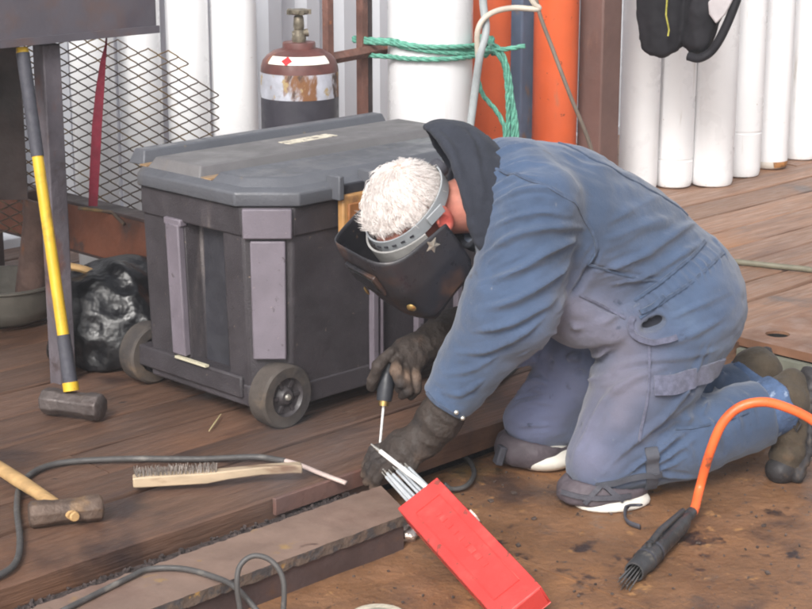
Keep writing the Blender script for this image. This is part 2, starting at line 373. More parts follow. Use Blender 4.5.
# ------------------------------------------------------------------ cut steel beam lying along the deck edge
bt = thing('steel_beam', 'rusty cut steel beam lying along the timber deck edge in the foreground', 'steel beam', tuple(dk(-1, -.19, PLATE)), A45)
B0, B1 = -1.6, 1.045; n = 190; vv = []; ff = []
for k in range(n + 1):
    t = k / n
    for (y, z, sk) in ((.088, .087, .12), (-.088, .087, .04), (-.088, .062, .04), (.088, .062, .12)):
        x = B0 + (B1 - B0 + sk) * t; jag = (.0007 * rng.standard_normal() + .0007 * math.sin(k * .37 + 2 * math.sin(k * .11)) if y < 0 else .002 * rng.standard_normal()) if 0 < k < n else .003 * rng.standard_normal()
        vv.append((x, y + jag, z + (.001 * rng.standard_normal() if z < .07 and y < 0 else 0)))
for k in range(n): ff += [(k * 4 + q, k * 4 + (q + 1) % 4, k * 4 + 4 + (q + 1) % 4, k * 4 + 4 + q) for q in range(4)]
ff += [(0, 1, 2, 3), (n * 4 + 3, n * 4 + 2, n * 4 + 1, n * 4)]
fl = MB().add(vv, ff).build('top_flange', m_beam, bt, smooth=30)
fl.data.materials.append(m_beamedge)
for p in fl.data.polygons:
    if abs(p.normal.z) < .75: p.material_index = 1
MB().box((-.27, -.074, .031), (2.69, .012, .062)).build('web', m_webdark, bt)
MB().box((-.27, .02, .007), (2.68, .17, .014)).build('bottom_flange', m_webdark, bt)
# grit lying in the slot between beam and planks
gb = MB()
gb.box((-.95, -.052, -.062), (2.1, .09, .02))
for k in range(900):
    u = rng.uniform(-1.6, .16); v = rng.uniform(-.098, -.006); r = rng.uniform(.0015, .006); gb.box((u, v, -.052 + r * .4), (r * 2, r * rng.uniform(1, 2), r * 1.3), rot=(rng.uniform(0, 3), rng.uniform(0, 3), rng.uniform(0, 3)))
tag(gb.build('grit', m_dirt, loc=tuple(DO), rot=(0, 0, A45)), 'dark grit and slag in the slot between beam and deck', 'grit', kind='stuff')

# slag crumbs and rust flakes scattered over the plate
sg_ = MB()
for k in range(800):
    u = rng.uniform(-.6, 1.75); v = rng.uniform(-1.5, -.02) ** 1; r = rng.uniform(.0008, .003) * (1.8 if rng.random() < .08 else 1)
    if u < .2 and v > -.3: continue
    sg_.box((u, v, PLATE + .004 + r * .3 + (.012 if u < .2 and v < -.4 else 0)), (r * 2, r * rng.uniform(1, 2.5), r * .9), rot=(rng.uniform(-.4, .4), rng.uniform(-.4, .4), rng.uniform(0, 3)))
tag(sg_.build('slag_crumbs', mat('slag', srgb(78, 66, 60), .8, var=.5, vscale=60), loc=tuple(DO), rot=(0, 0, A45)), 'slag crumbs and rust flakes scattered on the plate', 'slag', kind='stuff')

# ================================================================== row behind the deck
m_white = mat('white pipe paint', srgb(238, 238, 239), .38, var=.03, vscale=3, bump=.05, bscale=20, layers=((srgb(206, 202, 194), 3, .58, .85, (1, 1, .4), .5), (srgb(196, 190, 180), 16, .62, .78, (1, 1, .12), .6), (srgb(186, 176, 160), 60, .68, .74, None, .7), (srgb(150, 110, 70), 22, .70, .78, None, .8)))
m_cont = mat('container paint', srgb(205, 208, 214), .5, var=.06, vscale=2, layers=((srgb(168, 168, 172), 2, .55, .8, (1, 1, .3)),))
# white corrugated container wall
ct = thing('shipping_container', 'white corrugated steel container wall behind the cylinders', 'container', tuple(dk(3.4, 2.62, -.12)), A45)
cb = MB(); prof = []; x = -5.
while x < 5.2: prof += [(x, 0), (x + .07, 0), (x + .105, .036), (x + .175, .036), (x + .21, 0)]; x += .2101
k0 = len(prof); cb.add([(a, b, .16) for a, b in prof] + [(a, b, 2.45) for a, b in prof], [(i, i + 1, k0 + i + 1, k0 + i) for i in range(k0 - 1)])
cb.build('side_panel', m_cont, ct)
MB().box((0, .03, .08), (10.4, .12, .16)).build('bottom_rail', m_cont, ct, bevel=.006)
MB().box((0, .03, 2.5), (10.4, .12, .12)).build('top_rail', m_cont, ct, bevel=.006)
MB().box((.1, 1.2, 1.3), (10.2, 2.2, 2.4)).build('container_body', m_cont, ct)
# white pipes standing on end, bottoms turned in
def pipe(px, v, dia, label, zring=None, hgt=1.7, rust=False, u=None, base=0.):
    if u is None:
        lo, hi = -3, 9
        for _ in range(50):
            mu = (lo + hi) / 2; p = dk(mu, v, .1); d = (p - [0, 0, CAM_H]) @ F_
            if 406 + FPX * p[0] / d < px: lo = mu
            else: hi = mu
        u = lo
    t = thing('white_pipe', label, 'pipe', tuple(dk(u, v, base)), random.random() * 6, 'white pipes standing along the deck')
    r = dia / 2; pr = [(.0, .0), (r * .80, 0), (r * .93, .006), (r * .985, .02), (r, .045)]
    if zring: pr += [(r, zring - .006), (r * .975, zring - .003), (r * .975, zring + .003), (r, zring + .006)]
    pr += [(r, hgt), (r * .9, hgt), (r * .9, .2)]
    MB().lathe(pr, 40).build('pipe_shell', m_white, t, smooth=18)
    if rust: MB().lathe([(r * .86, .002), (r * .955, .008), (r * 1.004, .026), (r * 1.004, .034)], 40).build('rust_ring', m_rustring, t, smooth=60)
    return t
m_rustring = mat('rust ring', srgb(168, 118, 70), .8, var=.4, vscale=30, layers=((srgb(220, 214, 204), 16, .48, .6),))
pipe(638, 1.66, .165, 'white pipe next to the brown post, left edge of the jacket row', None)
pipe(673.5, 1.60, .165, 'white pipe under the hanging jacket with a dark ring at mid height', .12)
pipe(712, 1.50, .185, 'thick white pipe with a rounded bottom just right of the bent back', None)
pipe(742, 1.53, .165, 'white pipe with a thin ring line, second right of the bent back', .20)
pipe(770, 1.56, .165, 'white pipe with a rust stained bottom ring', None, rust=True)
pipe(800, 1.59, .18, 'white pipe at the right edge of the photo', .9)
for k in range(5): pipe(0, 1.62 + .03 * k, .165, 'white pipe %s beyond the right edge of the photo' % ('one', 'two', 'three', 'four', 'five')[k], None, u=4.66 + .19 * k)
pipe(238, 1.98, .165, 'bright white pipe left of the brown gas cylinder', None)
pipe(193, 2.05, .15, 'white pipe between the mesh sheet and the bright pipe', .3)
pipe(146, 2.1, .15, 'white pipe behind the middle of the mesh sheet', None)
pipe(100, 2.1, .15, 'white pipe behind the hanging strap and mesh sheet', None)

# gas cylinders
def cyl(name, label, px, v, r, zs, mats, collar=None, zref=.5, valve=True, hgt_extra=0):
    lo, hi = -3, 9
    for _ in range(50):
        mu = (lo + hi) / 2; p = dk(mu, v, zref); d = (p - [0, 0, CAM_H]) @ F_
        if 406 + FPX * p[0] / d < px: lo = mu
        else: hi = mu
    t = thing(name, label, 'gas cylinder', tuple(dk(lo, v)), 0, 'gas cylinders standing behind the tool box'); return t
m_orange = mat('orange cylinder paint', srgb(212, 98, 56), .45, var=.08, vscale=4, bump=.06, bscale=30, layers=((srgb(196, 78, 40), 5, .58, .8), (srgb(110, 62, 46), 26, .66, .72), (srgb(180, 110, 80), 12, .60, .76, (1, 1, .3), .7)))
m_redcap = mat('red shoulder paint', srgb(206, 52, 40), .45, var=.1, vscale=5, layers=((srgb(120, 50, 40), 14, .62, .75),))
m_brownc = mat('maroon shoulder', srgb(98, 60, 56), .5, var=.25, vscale=8, layers=((srgb(134, 86, 62), 16, .6, .72), (srgb(74, 50, 46), 7, .55, .7)))
m_peel = mat('peeling band', srgb(182, 184, 194), .55, var=.2, vscale=15, layers=((srgb(128, 88, 58), 11, .48, .58, (1, 1, .45), .8), (srgb(84, 66, 58), 16, .56, .64, (1, 1, .6), .8), (srgb(172, 150, 110), 22, .58, .66)))
m_darkc = mat('charcoal cylinder', srgb(62, 60, 68), .5, var=.2, vscale=9, layers=((srgb(100, 92, 92), 14, .62, .75),))
m_valve = mat('old brass valve', srgb(120, 112, 98), .55, metal=.5, var=.3, vscale=40, bump=.3, bscale=80)
m_label = mat('white paper label', srgb(236, 232, 220), .6, var=.06, vscale=20)
m_red = mat('red print', srgb(204, 40, 46), .6, var=.05)
t = cyl('gas_cylinder', 'brown shouldered gas cylinder with peeling white band and red diamond label', 300, 1.42, .127, .8, None, zref=.6)
r = .128
MB().lathe([(0, 0), (r * .9, 0), (r, .02), (r, .645)], 40).build('cylinder_body', m_darkc, t, smooth=40)
MB().lathe([(r * 1.004, .644), (r * 1.004, .715), (r * 1.002, .726)], 40).build('paint_band', m_peel, t, smooth=40)
sh = MB().lathe([(r, .725), (r * .985, .742), (r * .93, .762), (r * .82, .779), (r * .66, .792), (r * .46, .799), (r * .40, .800)], 40).build('shoulder', m_brownc, t, smooth=60)
MB().lathe([(.0, .820), (.052, .820), (.054, .816), (.054, .798), (.048, .790)], 28).build('neck_ring', m_brownc, t, smooth=35)
vb = MB().lathe([(.0, .86), (.017, .858), (.019, .85), (.022, .84), (.024, .83), (.02, .815)], 18).lathe([(.0, .905), (.013, .905), (.016, .90), (.018, .87), (.014, .852), (.0, .85)], 16)
vb.tube([(-.02, -.005, .842), (.03, .004, .85)], .013, 12).build('valve', m_valve, t, smooth=40)
hwm = MB().lathe([(.0, .925), (.03, .925), (.034, .921), (.034, .913), (.030, .909), (.0, .908)], 24)
for k in range(5): hwm.box((.034 * math.cos(k * 1.2566), .034 * math.sin(k * 1.2566), .917), (.014, .014, .015), rot=(0, 0, k * 1.2566))
hwm.build('handwheel', m_valve, t, smooth=40)
def shoulder_patch(a0, a1, z0, z1, off=1.012):
    pr = [(.725, r), (.742, r * .985), (.762, r * .93), (.779, r * .82), (.792, r * .66), (.799, r * .46)]
    zz = [p[0] for p in pr]; rr = [p[1] for p in pr]; vv = []; n = 14
    for i in range(5):
        z = z0 + (z1 - z0) * i / 4; q = np.interp(z, zz, rr) * off
        for k in range(n + 1): a = a0 + (a1 - a0) * k / n; vv.append((q * math.cos(a), q * math.sin(a), z + .0012))
    return MB().add(vv, [(i * (n + 1) + k, i * (n + 1) + k + 1, (i + 1) * (n + 1) + k + 1, (i + 1) * (n + 1) + k) for i in range(4) for k in range(n)])
lb = shoulder_patch(R(-142), R(-34), .757, .781).build('warning_label', m_label, t, smooth=180)
def sp(a, z):
    q = np.interp(z, [.725, .742, .762, .779, .792, .799], np.array([1, .985, .93, .82, .66, .46]) * r) * 1.03; return (q * math.cos(a), q * math.sin(a), z + .002)
a0 = R(-107); MB().add([sp(a0 - .16, .768), sp(a0, .755), sp(a0 + .16, .768), sp(a0, .782)], [(0, 1, 2, 3)]).build('red_diamond', m_red, lb)
# two orange cylinders
def orange(label, px, v, r, ztop, shoulder):
    t = cyl('gas_cylinder', label, px, v, r, ztop, None)
    MB().lathe([(0, 0), (r * .92, 0), (r, .02), (r, ztop)], 36).build('cylinder_body', m_orange, t, smooth=40)
    MB().lathe([(r * 1.003, ztop), (r, ztop + .02), (r * .93, ztop + .06), (r * .75, ztop + .10), (r * .4, ztop + .13), (r * .38, ztop + .17), (0, ztop + .17)], 36).build('shoulder', shoulder, t, smooth=60)
    MB().lathe([(0, ztop + .28), (.02, ztop + .28), (.022, ztop + .17)], 14).box((0, 0, ztop + .26), (.07, .018, .018)).build('valve', m_valve, t, smooth=40)
orange('orange gas cylinder with red shoulder beside the green rope knot', 487, 1.62, .088, .885, m_redcap)
orange('tall orange gas cylinder between the blue post and the brown post', 555, 1.58, .088, 1.15, m_orange)
# large white cylinder tied with rope
WU = None
wt = cyl('gas_cylinder', 'large white cylinder tied with green rope', 430, 1.45, .15, 1, None)
MB().lathe([(0, 0), (.135, 0), (.15, .02), (.15, 1.1), (.14, 1.16), (.10, 1.22), (.05, 1.25), (.05, 1.3), (0, 1.3)], 48).build('cylinder_body', mat('clean white enamel', srgb(232, 232, 234), .32, var=.02, vscale=2, layers=((srgb(208, 206, 202), 9, .62, .8, (1, 1, .15), .5), (srgb(196, 192, 184), 50, .69, .74))), wt, smooth=50)
MB().lathe([(0, 1.42), (.022, 1.42), (.024, 1.3)], 14).build('valve', m_valve, wt, smooth=40)
WC = np.array(wt.location)
# posts
m_brownpost = mat('brown painted steel', srgb(108, 84, 78), .55, var=.12, vscale=5, bump=.15, bscale=40, layers=((srgb(140, 108, 92), 6, .58, .8, (1, 1, .3)), (srgb(128, 76, 50), 18, .66, .76)))
m_bluepost = mat('blue grey painted steel', srgb(104, 122, 146), .55, var=.15, vscale=5, layers=((srgb(138, 118, 104), 9, .56, .66, (1, 1, .5)), (srgb(84, 92, 108), 4, .55, .75)))
def post(name, label, px, v, w_, d_, material, zref=.5, h_=1.9):
    t = cyl(name, label, px, v, 0, 0, None, zref=zref); t['category'] = 'post'; del t['group']; t.rotation_euler = (0, 0, A45)
    MB().box((0, 0, h_ / 2), (w_, d_, h_)).build('post_shaft', material, t, bevel=.008)
    MB().box((0, 0, .006), (w_ + .08, d_ + .08, .012)).build('base_plate', material, t, bevel=.003)
post('steel_post', 'brown square steel post between the orange cylinder and the white pipes', 599, 1.50, .12, .12, m_brownpost)
post('steel_post', 'blue grey steel post between the two orange cylinders', 521, 1.72, .09, .08, m_bluepost)
# rusty rack the white cylinder leans in
m_rustframe = mat('rusty frame', srgb(112, 78, 68), .75, var=.3, vscale=14, bump=.4, bscale=60, layers=((srgb(78, 58, 54), 7, .5, .65), (srgb(150, 92, 56), 20, .6, .72)))
m_darkframe = mat('dark frame steel', srgb(62, 52, 52), .6, var=.25, vscale=10)
p1, p2 = dk(1.500, 1.52), dk(1.735, 1.60)
rk = thing('cylinder_rack', 'rusty angle iron rack left of the roped white cylinder', 'rack', tuple(p1))
def wbox(name, a, b, w_, d_, m, parent):
    a, b = Vector(a), Vector(b); M = (b - a).to_track_quat('Z', 'X').to_matrix() @ Matrix.Rotation(A45, 3, 'Z')
    return part(MB().box(((a + b) / 2), (w_, d_, (b - a).length), rot=M).build(name, m, bevel=.002), parent)
wbox('post', p1, p1 + [0, 0, 1.5], .028, .028, m_rustframe, rk)
wbox('post', p2, p2 + [0, 0, 1.5], .03, .03, m_rustframe, rk)
wbox('post_flange', p2 + DU * .03, p2 + DU * .03 + [0, 0, 1.5], .03, .012, m_darkframe, rk)
zc = .735
wbox('crossbar', p1 + [0, 0, zc], p2 + DU * .12 + [0, 0, zc], .03, .03, m_rustframe, rk)
wbox('crossbar', p1 + [0, 0, 1.45], p2 + [0, 0, 1.45], .03, .03, m_rustframe, rk)
# ================================================================== tool box on wheels
m_plas = mat('dark speckled plastic', srgb(58, 54, 58), .55, var=.16, vscale=9, bump=.3, bscale=260, layers=((srgb(128, 112, 100), 70, .66, .72), (srgb(104, 96, 94), 7, .62, .8, (1, 1, .25)), (srgb(80, 75, 80), 3, .5, .8)))
m_pale = mat('mauve grey plastic', srgb(112, 105, 114), .5, var=.12, vscale=7, bump=.15, bscale=200, layers=((srgb(92, 84, 92), 5, .5, .75, (1, 1, .4)), (srgb(72, 66, 70), 40, .64, .7), (srgb(138, 126, 128), 60, .66, .72)))
m_lid = mat('weathered lid plastic', srgb(88, 90, 96), .5, var=.10, vscale=6, bump=.15, bscale=150, layers=((srgb(116, 108, 98), 3.2, .60, .85), (srgb(76, 76, 82), 6, .56, .75), (srgb(126, 112, 92), 30, .66, .76)))
m_lidtop = mat('dusty lid top', srgb(104, 102, 103), .6, var=.10, vscale=5, bump=.15, bscale=120, layers=((srgb(140, 122, 100), 3.0, .58, .8), (srgb(96, 94, 98), 5, .55, .75)))
m_dust = mat('orange dust', srgb(152, 124, 92), .9, var=.2, vscale=12, layers=((srgb(120, 112, 106), 9, .5, .65),))
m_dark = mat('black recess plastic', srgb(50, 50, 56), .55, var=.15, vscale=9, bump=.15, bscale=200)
m_tyre = mat('dusty wheel tread', srgb(76, 69, 64), .8, var=.2, vscale=14, bump=.2, bscale=90, layers=((srgb(58, 54, 54), 8, .5, .65), (srgb(110, 94, 78), 7, .58, .74)))
m_wheel = mat('wheel plastic', srgb(66, 62, 64), .5, var=.15, vscale=20, layers=((srgb(110, 98, 88), 20, .58, .7),))
m_chrome = mat('bright metal', srgb(214, 210, 200), .3, metal=.8, var=.05)
m_latch = mat('tan latch plastic', srgb(178, 134, 84), .5, var=.15, vscale=20, layers=((srgb(128, 92, 62), 14, .55, .7),))
BX = np.array([.20, .34, 0.]); BL, BW, CH = .97, .60, .095    # box origin on the deck, length along u, width along v, corner chamfer
box = thing('tool_box', 'dark plastic wheeled tool box with a grey lid in front of the kneeling person', 'tool box', tuple(dk(*BX)), A45)
def octa(i, n0=None, c=CH): return [(i, c), (c, i), (BL - c, i), (BL - i, c), (BL - i, BW - c), (BL - c, BW - i), (c, BW - i), (i, BW - c)]
# body with the tall grip recess in its short end
def plan(i, rec):
    p = octa(i); return [p[0], p[1], p[2], p[3], p[4], p[5], p[6], p[7], (i, .335), (i + rec, .325), (i + rec, .185), (i, .175)]
bm_ = MB(); zz = [(.045, .018, .05), (.52, .004, .05)]; pls = [plan(i, r_) for _, i, r_ in zz]; n = len(pls[0])
bm_.add([(x, y, zz[k][0]) for k in (0, 1) for x, y in pls[k]], [tuple(range(n))[::-1], tuple(range(n, 2 * n))] + [(i, (i + 1) % n, n + (i + 1) % n, n + i) for i in range(n)])
body = bm_.build('box_body', m_plas, box, bevel=.006)
MB().prism(octa(-.001), .50, .576).build('top_band', m_plas, box, bevel=.005)
MB().prism([(a * 1.0, b) for a, b in octa(.014)], .045, .105).build('bottom_band', m_plas, box, bevel=.006)
MB().box((.052, .255, .31), (.008, .10, .40)).build('recess_panel', m_dark, box)
# mauve strips: beside the recess, on the chamfer, ribs along the front
MB().box((.002, .362, .315), (.022, .055, .36), rot=(0, R(-1.8), 0)).build('side_strip', m_pale, box, bevel=.004)
MB().box((.002, .365, .498), (.026, .07, .02)).build('side_strip', m_pale, box, bevel=.004)
cc = (CH / 2, CH / 2)
MB().box((cc[0] + .003, cc[1] + .003, .335), (.085, .03, .31), rot=(0, 0, R(-45)), top=(1.05, 1)).build('corner_strip', m_pale, box, bevel=.004)
MB().box((cc[0] - .001, cc[1] - .001, .535), (.125, .03, .077), rot=(0, 0, R(-45))).build('corner_strip', m_pale, box, bevel=.004)
for u_, w_ in ((.375, .02), (.40, .008), (.545, .024), (.70, .02)): MB().box((u_, .004, .29), (w_, .02, .40)).build('front_rib', m_pale, box, bevel=.003)
MB().box((.50, .003, .52), (.30, .016, .02)).build('front_ledge', m_plas, box, bevel=.003)
# lid
LO = -.016
def octl(i, c=.10): return [(LO + i, c), (c, LO + i), (BL - c, LO + i), (BL - LO - i, c), (BL - LO - i, BW - c), (BL - c, BW - LO - i), (c, BW - LO - i), (LO + i, BW - c)]
lm = MB(); lev = [(.577, .004), (.583, 0), (.612, 0), (.624, .016)]
v = [(x, y, z) for z, i in lev for x, y in octl(i, .10 + i * .3)]
lm.add(v, [tuple(range(8))[::-1], tuple(range(24, 32))] + [(k * 8 + i, k * 8 + (i + 1) % 8, k * 8 + 8 + (i + 1) % 8, k * 8 + 8 + i) for k in range(3) for i in range(8)])
lid = lm.build('lid', m_lid, box, bevel=.004)
def rib(name, x0, x1, y0, y1, z0, z1, s, material, c0=0., c1=0.):
    a = [(x0, y0 + c0), (x0 + c0, y0), (x1 - c0, y0), (x1, y0 + c0), (x1, y1 - c1), (x1 - c1, y1), (x0 + c1, y1), (x0, y1 - c1)] if c0 or c1 else [(x0, y0), (x1, y0), (x1, y1), (x0, y1)]
    cx, cy = (x0 + x1) / 2, (y0 + y1) / 2; b = [(x + (s if x < cx else -s), y + (s if y < cy else -s)) for x, y in a]; n = len(a)
    return MB().add([(x, y, z0) for x, y in a] + [(x, y, z1) for x, y in b], [tuple(range(n))[::-1], tuple(range(n, 2 * n))] + [(i, (i + 1) % n, n + (i + 1) % n, n + i) for i in range(n)]).build(name, material, lid, bevel=.004)
rib('lid_rib', .03, .95, .53, .60, .62, .660, .014, m_lid)
rib('lid_panel', .012, .955, .27, .495, .62, .652, .018, m_lidtop)
rib('lid_rib', .012, .955, .012, .225, .62, .646, .018, m_lid, .085, .0)
for y0, y1 in ((.497, .528), (.227, .268)): MB().box((.06, (y0 + y1) / 2, .6255), (.09, y1 - y0, .004)).build('dust_patch', m_dust, lid)
MB().box((.50, .395, .6525), (.19, .045, .002), rot=(0, 0, R(3))).build('paper_strip', mat('torn paper', srgb(206, 198, 180), .8, var=.15, vscale=30, layers=((srgb(138, 130, 120), 40, .55, .6),)), lid)
# latches on the long front
for u_ in (.275, .745):
    for s in (-.055, .055): MB().box((u_ + s, -.018, .612), (.018, .05, .064)).build('latch_post', m_lid, lid, bevel=.004)
    MB().box((u_, -.012, .60), (.09, .02, .03)).build('latch_bridge', m_dark, lid, bevel=.003)
    la = MB().box((u_, -.022, .525), (.085, .022, .13)).build('latch', m_latch, box, bevel=.005); MB().box((u_, -.036, .525), (.055, .008, .085)).build('latch_grip', mat('amber latch grip', srgb(150, 98, 56), .45, var=.2, vscale=20), la, bevel=.003)
# wheels and axle housing on the short end
def wheel(v_, s, parent):
    c = (.062, v_, .084); M = MB()
    M.lathe([(.052, -.032), (.078, -.032), (.084, -.026), (.084, .026), (.078, .032), (.052, .032)], 36, c, (0, -1, 0))
    w = M.build('wheel', m_tyre, parent, smooth=40)
    H = MB().lathe([(.058, .020), (.058, .029), (.052, .030), (.046, .020), (.03, .018), (.022, .024), (.018, .030), (0, .030)], 32, c, (0, -1, 0)).lathe([(.058, -.030), (.04, -.024), (0, -.022)], 32, c, (0, -1, 0))
    for k in range(6):
        a = k * math.pi / 3; H.box((c[0] + .036 * math.cos(a), c[1] - .021, c[2] + .036 * math.sin(a)), (.02, .008, .009), rot=(0, -a, 0))
    hub = H.build('hub', m_wheel, w, smooth=40)
    MB().lathe([(.0, .037), (.007, .036), (.009, .030)], 14, c, (0, -1, 0)).build('axle_cap', m_chrome, w, smooth=60)
    ar = [(.105 * math.cos(R(a)), .105 * math.sin(R(a))) for a in range(-20, 201, 14)]
wheel(.028, 1, box); wheel(.580, -1, box)
MB().tube([(.062, .06, .084), (.062, .60, .084)], .02, 12).box((.03, .335, .095), (.05, .44, .06)).build('axle_housing', m_plas, box, bevel=.006)
MB().box((-.001, .31, .128), (.012, .13, .006)).build('pale_slit', mat('pale scuffed plastic', srgb(196, 190, 166), .6, var=.1), box)
# feet under the end opposite the wheels
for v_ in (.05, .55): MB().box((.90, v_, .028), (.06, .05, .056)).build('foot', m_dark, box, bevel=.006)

# ================================================================== rope, hoses, jacket
m_rope = mat('green polypropylene rope', srgb(96, 160, 140), .6, var=.25, vscale=60, bump=.3, bscale=200, layers=((srgb(150, 190, 176), 40, .58, .7),))
def twist(mb, pts, r, turns_per_m=28, n=5, strands=3):
    P = smooth_path(pts, n * 4); L = np.cumsum([0] + [np.linalg.norm(P[i + 1] - P[i]) for i in range(len(P) - 1)])
    m = max(int(L[-1] / (1 / turns_per_m) * 5), 6); s = np.linspace(0, L[-1], m); Q = np.stack([np.interp(s, L, [p[k] for p in P]) for k in range(3)], 1)
    T = np.gradient(Q, axis=0); T /= np.linalg.norm(T, axis=1)[:, None] + 1e-9; a = np.cross(T, [.3, .2, .93]); a /= np.linalg.norm(a, axis=1)[:, None] + 1e-9; b = np.cross(T, a)
    for q in range(strands):
        ph = s * turns_per_m * 2 * math.pi / strands + q * 2 * math.pi / strands
        mb.tube(Q + (a * np.cos(ph)[:, None] + b * np.sin(ph)[:, None]) * r * .52, r * .58, 6)
rp = MB(); rr_ = .158
def ring_pts(z0, z1, a0, a1, n=10, rad=rr_): return [(WC[0] + rad * math.cos(R(a0 + (a1 - a0) * k / n)), WC[1] + rad * math.sin(R(a0 + (a1 - a0) * k / n)), z0 + (z1 - z0) * k / n) for k in range(n + 1)]
def wz(px, py): return at(px, py, WC[1] - .1)[2]
left = np.array([WC[0] - .27, WC[1] - .02, 0])
for k, (zl, zr) in enumerate(((wz(365, 41), wz(470, 50)), (wz(365, 44), wz(470, 54)), (wz(365, 57), wz(470, 57)), (wz(370, 43), wz(470, 46)))):
    twist(rp, [left + [0, .02, zl], left + [.07, -.04, zl]] + ring_pts(zl, zr, 215, 325, 6, rr_ + .004 * k) + [np.array([WC[0] + .20, WC[1] - .02, zr])], .0085)
kn = at(486, 47, WC[1] - .05)
for k in range(4): a = k * 1.5; twist(rp, [kn + [.025 * math.cos(a), .012 * math.sin(a), -.03], kn + [.03 * math.cos(a + .8), .03 * math.sin(a + .8) - .02, .0], kn + [.02 * math.cos(a + 1.9), .02 * math.sin(a), .035], kn + [-.02 * math.cos(a), -.03, .01]], .009)
for pts in (((486, 42), (500, 50), (509, 75), (513, 118), (512, 150)), ((488, 46), (503, 62), (510, 90), (516, 122), (517, 150)), ((484, 50), (497, 52), (505, 70), (508, 110), (507, 150)), ((488, 50), (506, 49), (525, 46)), ((478, 80), (483, 95), (497, 112), (505, 130), (503, 150))):
    twist(rp, [at(x, y, WC[1] - .10 + .012 * i) for i, (x, y) in enumerate(pts)], .0085)
tag(rp.build('green_rope', m_rope, smooth=180), 'green twisted rope wound round the large white cylinder and knotted', 'rope')
m_hoseg = mat('pale grey hose', srgb(158, 164, 166), .5, var=.1, vscale=20)
m_hoseb = mat('beige grey hose', srgb(190, 180, 166), .5, var=.1, vscale=20)
m_hosed = mat('grey brown hose', srgb(118, 108, 98), .55, var=.12, vscale=20)
yb = WC[1] - .17
tag(MB().tube(smooth_path([at(482, -60, yb), at(483, 0, yb), at(486, 30, yb - .02), at(480, 55, yb - .03), at(475, 90, yb), at(466, 160, yb)]), .014, 10).build('gas_hose', m_hoseg, smooth=180), 'grey hose hanging down in front of the rope knot', 'hose')
tag(MB().tube(smooth_path([at(478, 62, yb - .02), at(478, 30, yb - .04), at(490, 14, yb - .03), at(512, 8, yb), at(538, 9, yb), at(534, 3, yb), at(524, -12, yb)]), .010, 10).build('gas_hose', m_hoseb, smooth=180), 'beige hose arching over the rope knot', 'hose')
tag(MB().tube(smooth_path([at(530, -40, yb), at(538, 8, yb), at(553, 50, yb), at(570, 95, yb), at(590, 145, yb + .05), at(600, 190, yb + .1)]), .007, 8).build('gas_hose', m_hosed, smooth=180), 'thin grey brown hose running down across the orange cylinder', 'hose')
# jacket: hangs from a hook on the pipes, hem and sleeve in view
m_jack = mat('black jacket nylon', srgb(34, 33, 37), .75, var=.2, vscale=12, weave=.4, spec=.2)
m_jgrey = mat('grey jacket lining', srgb(178, 172, 174), .8, var=.1, vscale=12, weave=.4)
m_jyel = mat('reflective yellow piping', srgb(176, 172, 80), .6, var=.3, vscale=60)
JY = 7.02
def jac(P):
    A = lambda x, y, dy=0: at(x, y, JY + dy)
    d = sd_loft(P, [A(668, -140, .0), A(664, -40), A(662, 20), A(660, 48)], (1, 0, 0), [.14, .115, .10, .082], [.07, .06, .05, .035])
    d = np.minimum(d, smin(sd_cone(P, A(708, -70, -.02), A(704, 10, -.04), .085, .072), sd_cone(P, A(704, 10, -.04), A(697, 40, -.04), .072, .062), .02))
    return d
V, Fq = surfnet(jac, at(590, 90, JY - .25) - [0, 0, .1], at(770, -180, JY + .25) + [0, 0, .1], .011)
Nn = normals(V, Fq)
V = V + Nn * (.010 * vnoise(V * [24, 24, 6], 5) + .004 * vnoise(V * 60, 6))[:, None]; V = relax(V, Fq, 1)
jt = thing('jacket', 'black jacket with grey panel hanging on the white pipes', 'jacket', tuple(at(664, 58, JY)))
part(link('jacket_body', qmesh('jacket_body', V, Fq), m_jack), jt)
part(MB().tube([at(666 + x, y, JY - .07) for x, y in ((0, -40), (1, 0), (0, 15), (3, 30), (2, 36))], .007, 6, squash=.5).build('piping', m_jyel), jt)
jl = [(708, 2), (726, -14), (738, -10), (726, 14), (716, 24), (709, 14)]
part(MB().add([at(x, y, JY - .142 + .0008 * abs(x - 715)) for x, y in jl] + [at(x, y, JY - .10) for x, y in jl], [tuple(range(6)), tuple(range(6, 12))[::-1]] + [(i, (i + 1) % 6, 6 + (i + 1) % 6, 6 + i) for i in range(6)]).build('lining_panel', m_jgrey, bevel=.006), jt)
part(MB().tube(smooth_path([at(744, -20, JY - .1), at(728, 22, JY - .11), at(714, 48, JY - .1), at(700, 58, JY - .09), at(688, 56, JY - .07)]), .022, 8, squash=.8).build('cuff', m_jack, smooth=180), jt)

# ================================================================== left: work bench and what stands under it
m_bench = mat('grey bench steel', srgb(88, 84, 91), .5, var=.12, vscale=4, bump=.12, bscale=40, layers=((srgb(78, 72, 80), 3, .5, .75), (srgb(126, 78, 54), 14, .68, .78), (srgb(104, 80, 70), 4, .52, .75)))
m_leg = mat('scaled bench leg', srgb(98, 92, 98), .55, var=.2, vscale=8, bump=.3, bscale=50, layers=((srgb(112, 74, 60), 7, .52, .66, (1, 1, .5)), (srgb(72, 62, 62), 9, .55, .7)))
bu, bv = .095, 1.10
bench = thing('work_bench', 'grey steel work bench edge and leg at the upper left', 'work bench', tuple(dk(bu, bv)), A45)
MB().box((-.69, .34, 1.05), (2.03, .80, .19)).build('bench_top', m_bench, bench, bevel=.006)
MB().box((-.69, -.066, .957), (2.03, .01, .02)).build('lip', m_bench, bench)
lg = MB().lathe([(.034, 0), (.034, .92)], 4).v
MB().box((0, 0, .46), (.055, .052, .956)).build('leg', m_leg, bench, bevel=.004)
MB().box((-1.4, 0, .46), (.055, .052, .956)).build('leg', m_leg, bench, bevel=.004)
